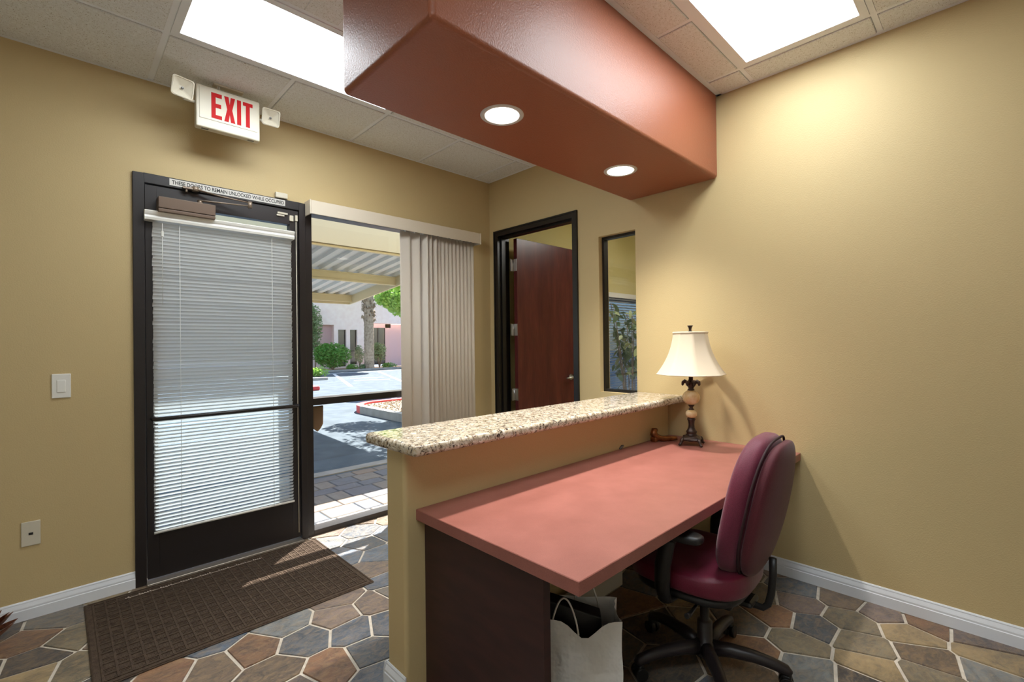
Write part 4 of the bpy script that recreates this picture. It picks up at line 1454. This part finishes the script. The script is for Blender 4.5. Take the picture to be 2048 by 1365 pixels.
# palm, bushes, shrubs
pmx, pmy = 9.75, 21.5
pa = empty('palm_tree', (pmx, pmy, GZ))
tag(pa, 'tall palm trunk before the pink building', 'tree')
prof = []
for k in range(58):
    z = k * .11
    prof += [(.27 - .03 * (k / 58) + (.018 if k % 2 else 0), z)]
MB().lathe(prof, (pmx, pmy, GZ), 16).build('trunk', M['bark'], pa)
sk = MB()
rk = random.Random(8)
for k in range(90):
    a = rk.uniform(0, 2 * PI)
    z = rk.uniform(2.7, 4.3)
    sk.tube([(pmx + .25 * math.cos(a), pmy + .25 * math.sin(a), z), (pmx + .38 * math.cos(a), pmy + .38 * math.sin(a), z + .12), (pmx + .42 * math.cos(a), pmy + .42 * math.sin(a), z + .02)], [.05, .03, .008], 5)
sk.build('frond_stubs', M['bark'], pa)
fd = MB()
for k in range(16):
    a = 2 * PI * k / 16
    pp = [Vector((pmx, pmy, 6.3)) + Vector((math.cos(a) * t_ * 1.7, math.sin(a) * t_ * 1.7, .8 * t_ - 1.3 * t_ * t_)) for t_ in (0, .25, .5, .75, 1)]
    for i in range(4):
        d = (pp[i + 1] - pp[i]).normalized()
        s_ = d.cross(Vector((0, 0, 1))).normalized()
        for sg in (-1, 1):
            fd.add([pp[i], pp[i + 1], pp[i + 1] + s_ * sg * .35 - Vector((0, 0, .15)), pp[i] + s_ * sg * .35 - Vector((0, 0, .15))], [(0, 1, 2, 3)])
fd.build('fronds', M['leaf_light'], pa, recalc=False)
def bush(name, label, c_, rad, n, size, mat, seed, cat='bush', grp='shrubs before the pink building'):
    e = empty(name, (c_[0], c_[1], GZ))
    tag(e, label, cat, grp)
    leaf_cloud(n, [((c_[0], c_[1], c_[2]), rad), ((c_[0] - rad[0] * .4, c_[1], c_[2] + rad[2] * .15), (rad[0] * .6, rad[1] * .6, rad[2] * .8))], size, seed, mat, 'foliage', e, GZ + .02)
    st2 = MB()
    r_ = random.Random(seed)
    for k in range(6):
        a = r_.uniform(0, 6.28)
        st2.tube([(c_[0], c_[1], GZ), (c_[0] + rad[0] * .5 * math.cos(a), c_[1] + rad[1] * .5 * math.sin(a), c_[2])], [.03, .015], 5)
    st2.build('stems', M['bark'], e)
bush('large_bush', 'large round green bush left of the palm trunk', (8.0, 22.3, .82), (1.05, .7, .72), 5000, .075, M['leaf_green'], 21)
bush('tall_shrub', 'tall thin pale shrub behind the large bush', (7.5, 23.55, 2.2), (.42, .3, 1.7), 2200, .08, M['leaf_olive'], 22)
bush('slim_shrub', 'slim shrub right of the palm trunk before the entrance', (11.2, 23.0, .95), (.45, .4, .62), 1600, .06, M['leaf_olive'], 23)
bush('slim_shrub', 'slim shrub just left of the palm trunk', (10.0, 23.2, .8), (.28, .3, .6), 1000, .06, M['leaf_olive'], 24)
bush('ground_plant', 'low plant at the foot of the bush', (8.8, 21.6, .12), (.35, .3, .22), 700, .05, M['leaf_green'], 25)
bush('ground_plant', 'low plant between bush and palm trunk', (9.6, 21.6, .1), (.4, .3, .2), 700, .05, M['leaf_olive'], 26)
bush('ground_plant', 'low plant right of the palm trunk', (11.3, 22.0, .12), (.5, .3, .2), 700, .05, M['leaf_green'], 27)
bush('ground_plant', 'bright low plant at the left edge of the window view', (5.6, 18.2, .15), (.45, .4, .26), 900, .05, M['leaf_light'], 28)
struct(MB().box((4, 21.2, GZ), (30, 24.0, GZ + .03)).build('ground_bed', vary('planting_bed', (140, 108, 86), (160, 126, 100), 6, .95)), 'brown planting bed before the pink building', 'ground')
struct(MB().box((4, 21.05, GZ), (30, 21.2, GZ + .1)).build('trim_3', M['concrete']), 'far kerb along the planting bed', 'kerb')
# road paint
def stripe(p, q, wd, lab, name='parking_line'):
    p, q = Vector((*p, 0)), Vector((*q, 0))
    d = (q - p).normalized()
    n_ = Vector((-d.y, d.x, 0)) * wd / 2
    mb = MB()
    z0, z1 = GZ - .013, GZ - .008
    v4 = [p - n_, q - n_, q + n_, p + n_]
    mb.add([(a.x, a.y, z0) for a in v4] + [(a.x, a.y, z1) for a in v4], [(0, 3, 2, 1), (4, 5, 6, 7), (0, 1, 5, 4), (1, 2, 6, 5), (2, 3, 7, 6), (3, 0, 4, 7)])
    tag(mb.build(name, M['paint_white']), lab, 'road marking', 'parking lot markings')
stripe((2.4, 8.9), (9, 10.3), .35, 'broad white line across the asphalt nearest the window')
for k, lb in enumerate(('leftmost', 'middle', 'rightmost')):
    stripe((4.2 + k * 2.1, 12.0), (6.8 + k * 2.4, 19.4), .14, lb + ' of three white parking bay lines running away across the asphalt')
for k, lb in enumerate(('first and nearest', 'second')):
    stripe((5.5 + k * .45, 14.5 + k * 1.3), (6.75 + k * .45, 13.9 + k * 1.3), .14, lb + ' white hatch line between the parking bay lines')
stripe((4.2, 19.6), (14, 20.4), .14, 'far white line near the planting bed')
tag(MB().box((2.1, 11.5, GZ - .02), (2.95, 12.3, GZ + .13)).build('red_kerb_end', M['paint_red'], bevel=.05), 'red painted kerb end at the left edge of the window view', 'kerb')
tag(MB().box((3.4, 15.8, GZ - .02), (5.0, 16.0, GZ + .1)).build('wheel_stop', M['concrete'], bevel=.03), 'concrete wheel stop in the parking bay', 'wheel stop')
hd_ = empty('hydrant_marker', (6.1, 11.2, GZ))
tag(hd_, 'thin post with red cap at the right edge of the window view', 'marker post')
MB().tube([(6.1, 11.2, GZ), (6.1, 11.2, .55)], .02, 8).build('post', M['grey_metal'], hd_)
MB().cushion((6.1, 11.2, .62), .13, .13, .13, .8, 1, 16, 10).build('cap', M['paint_red'], hd_)
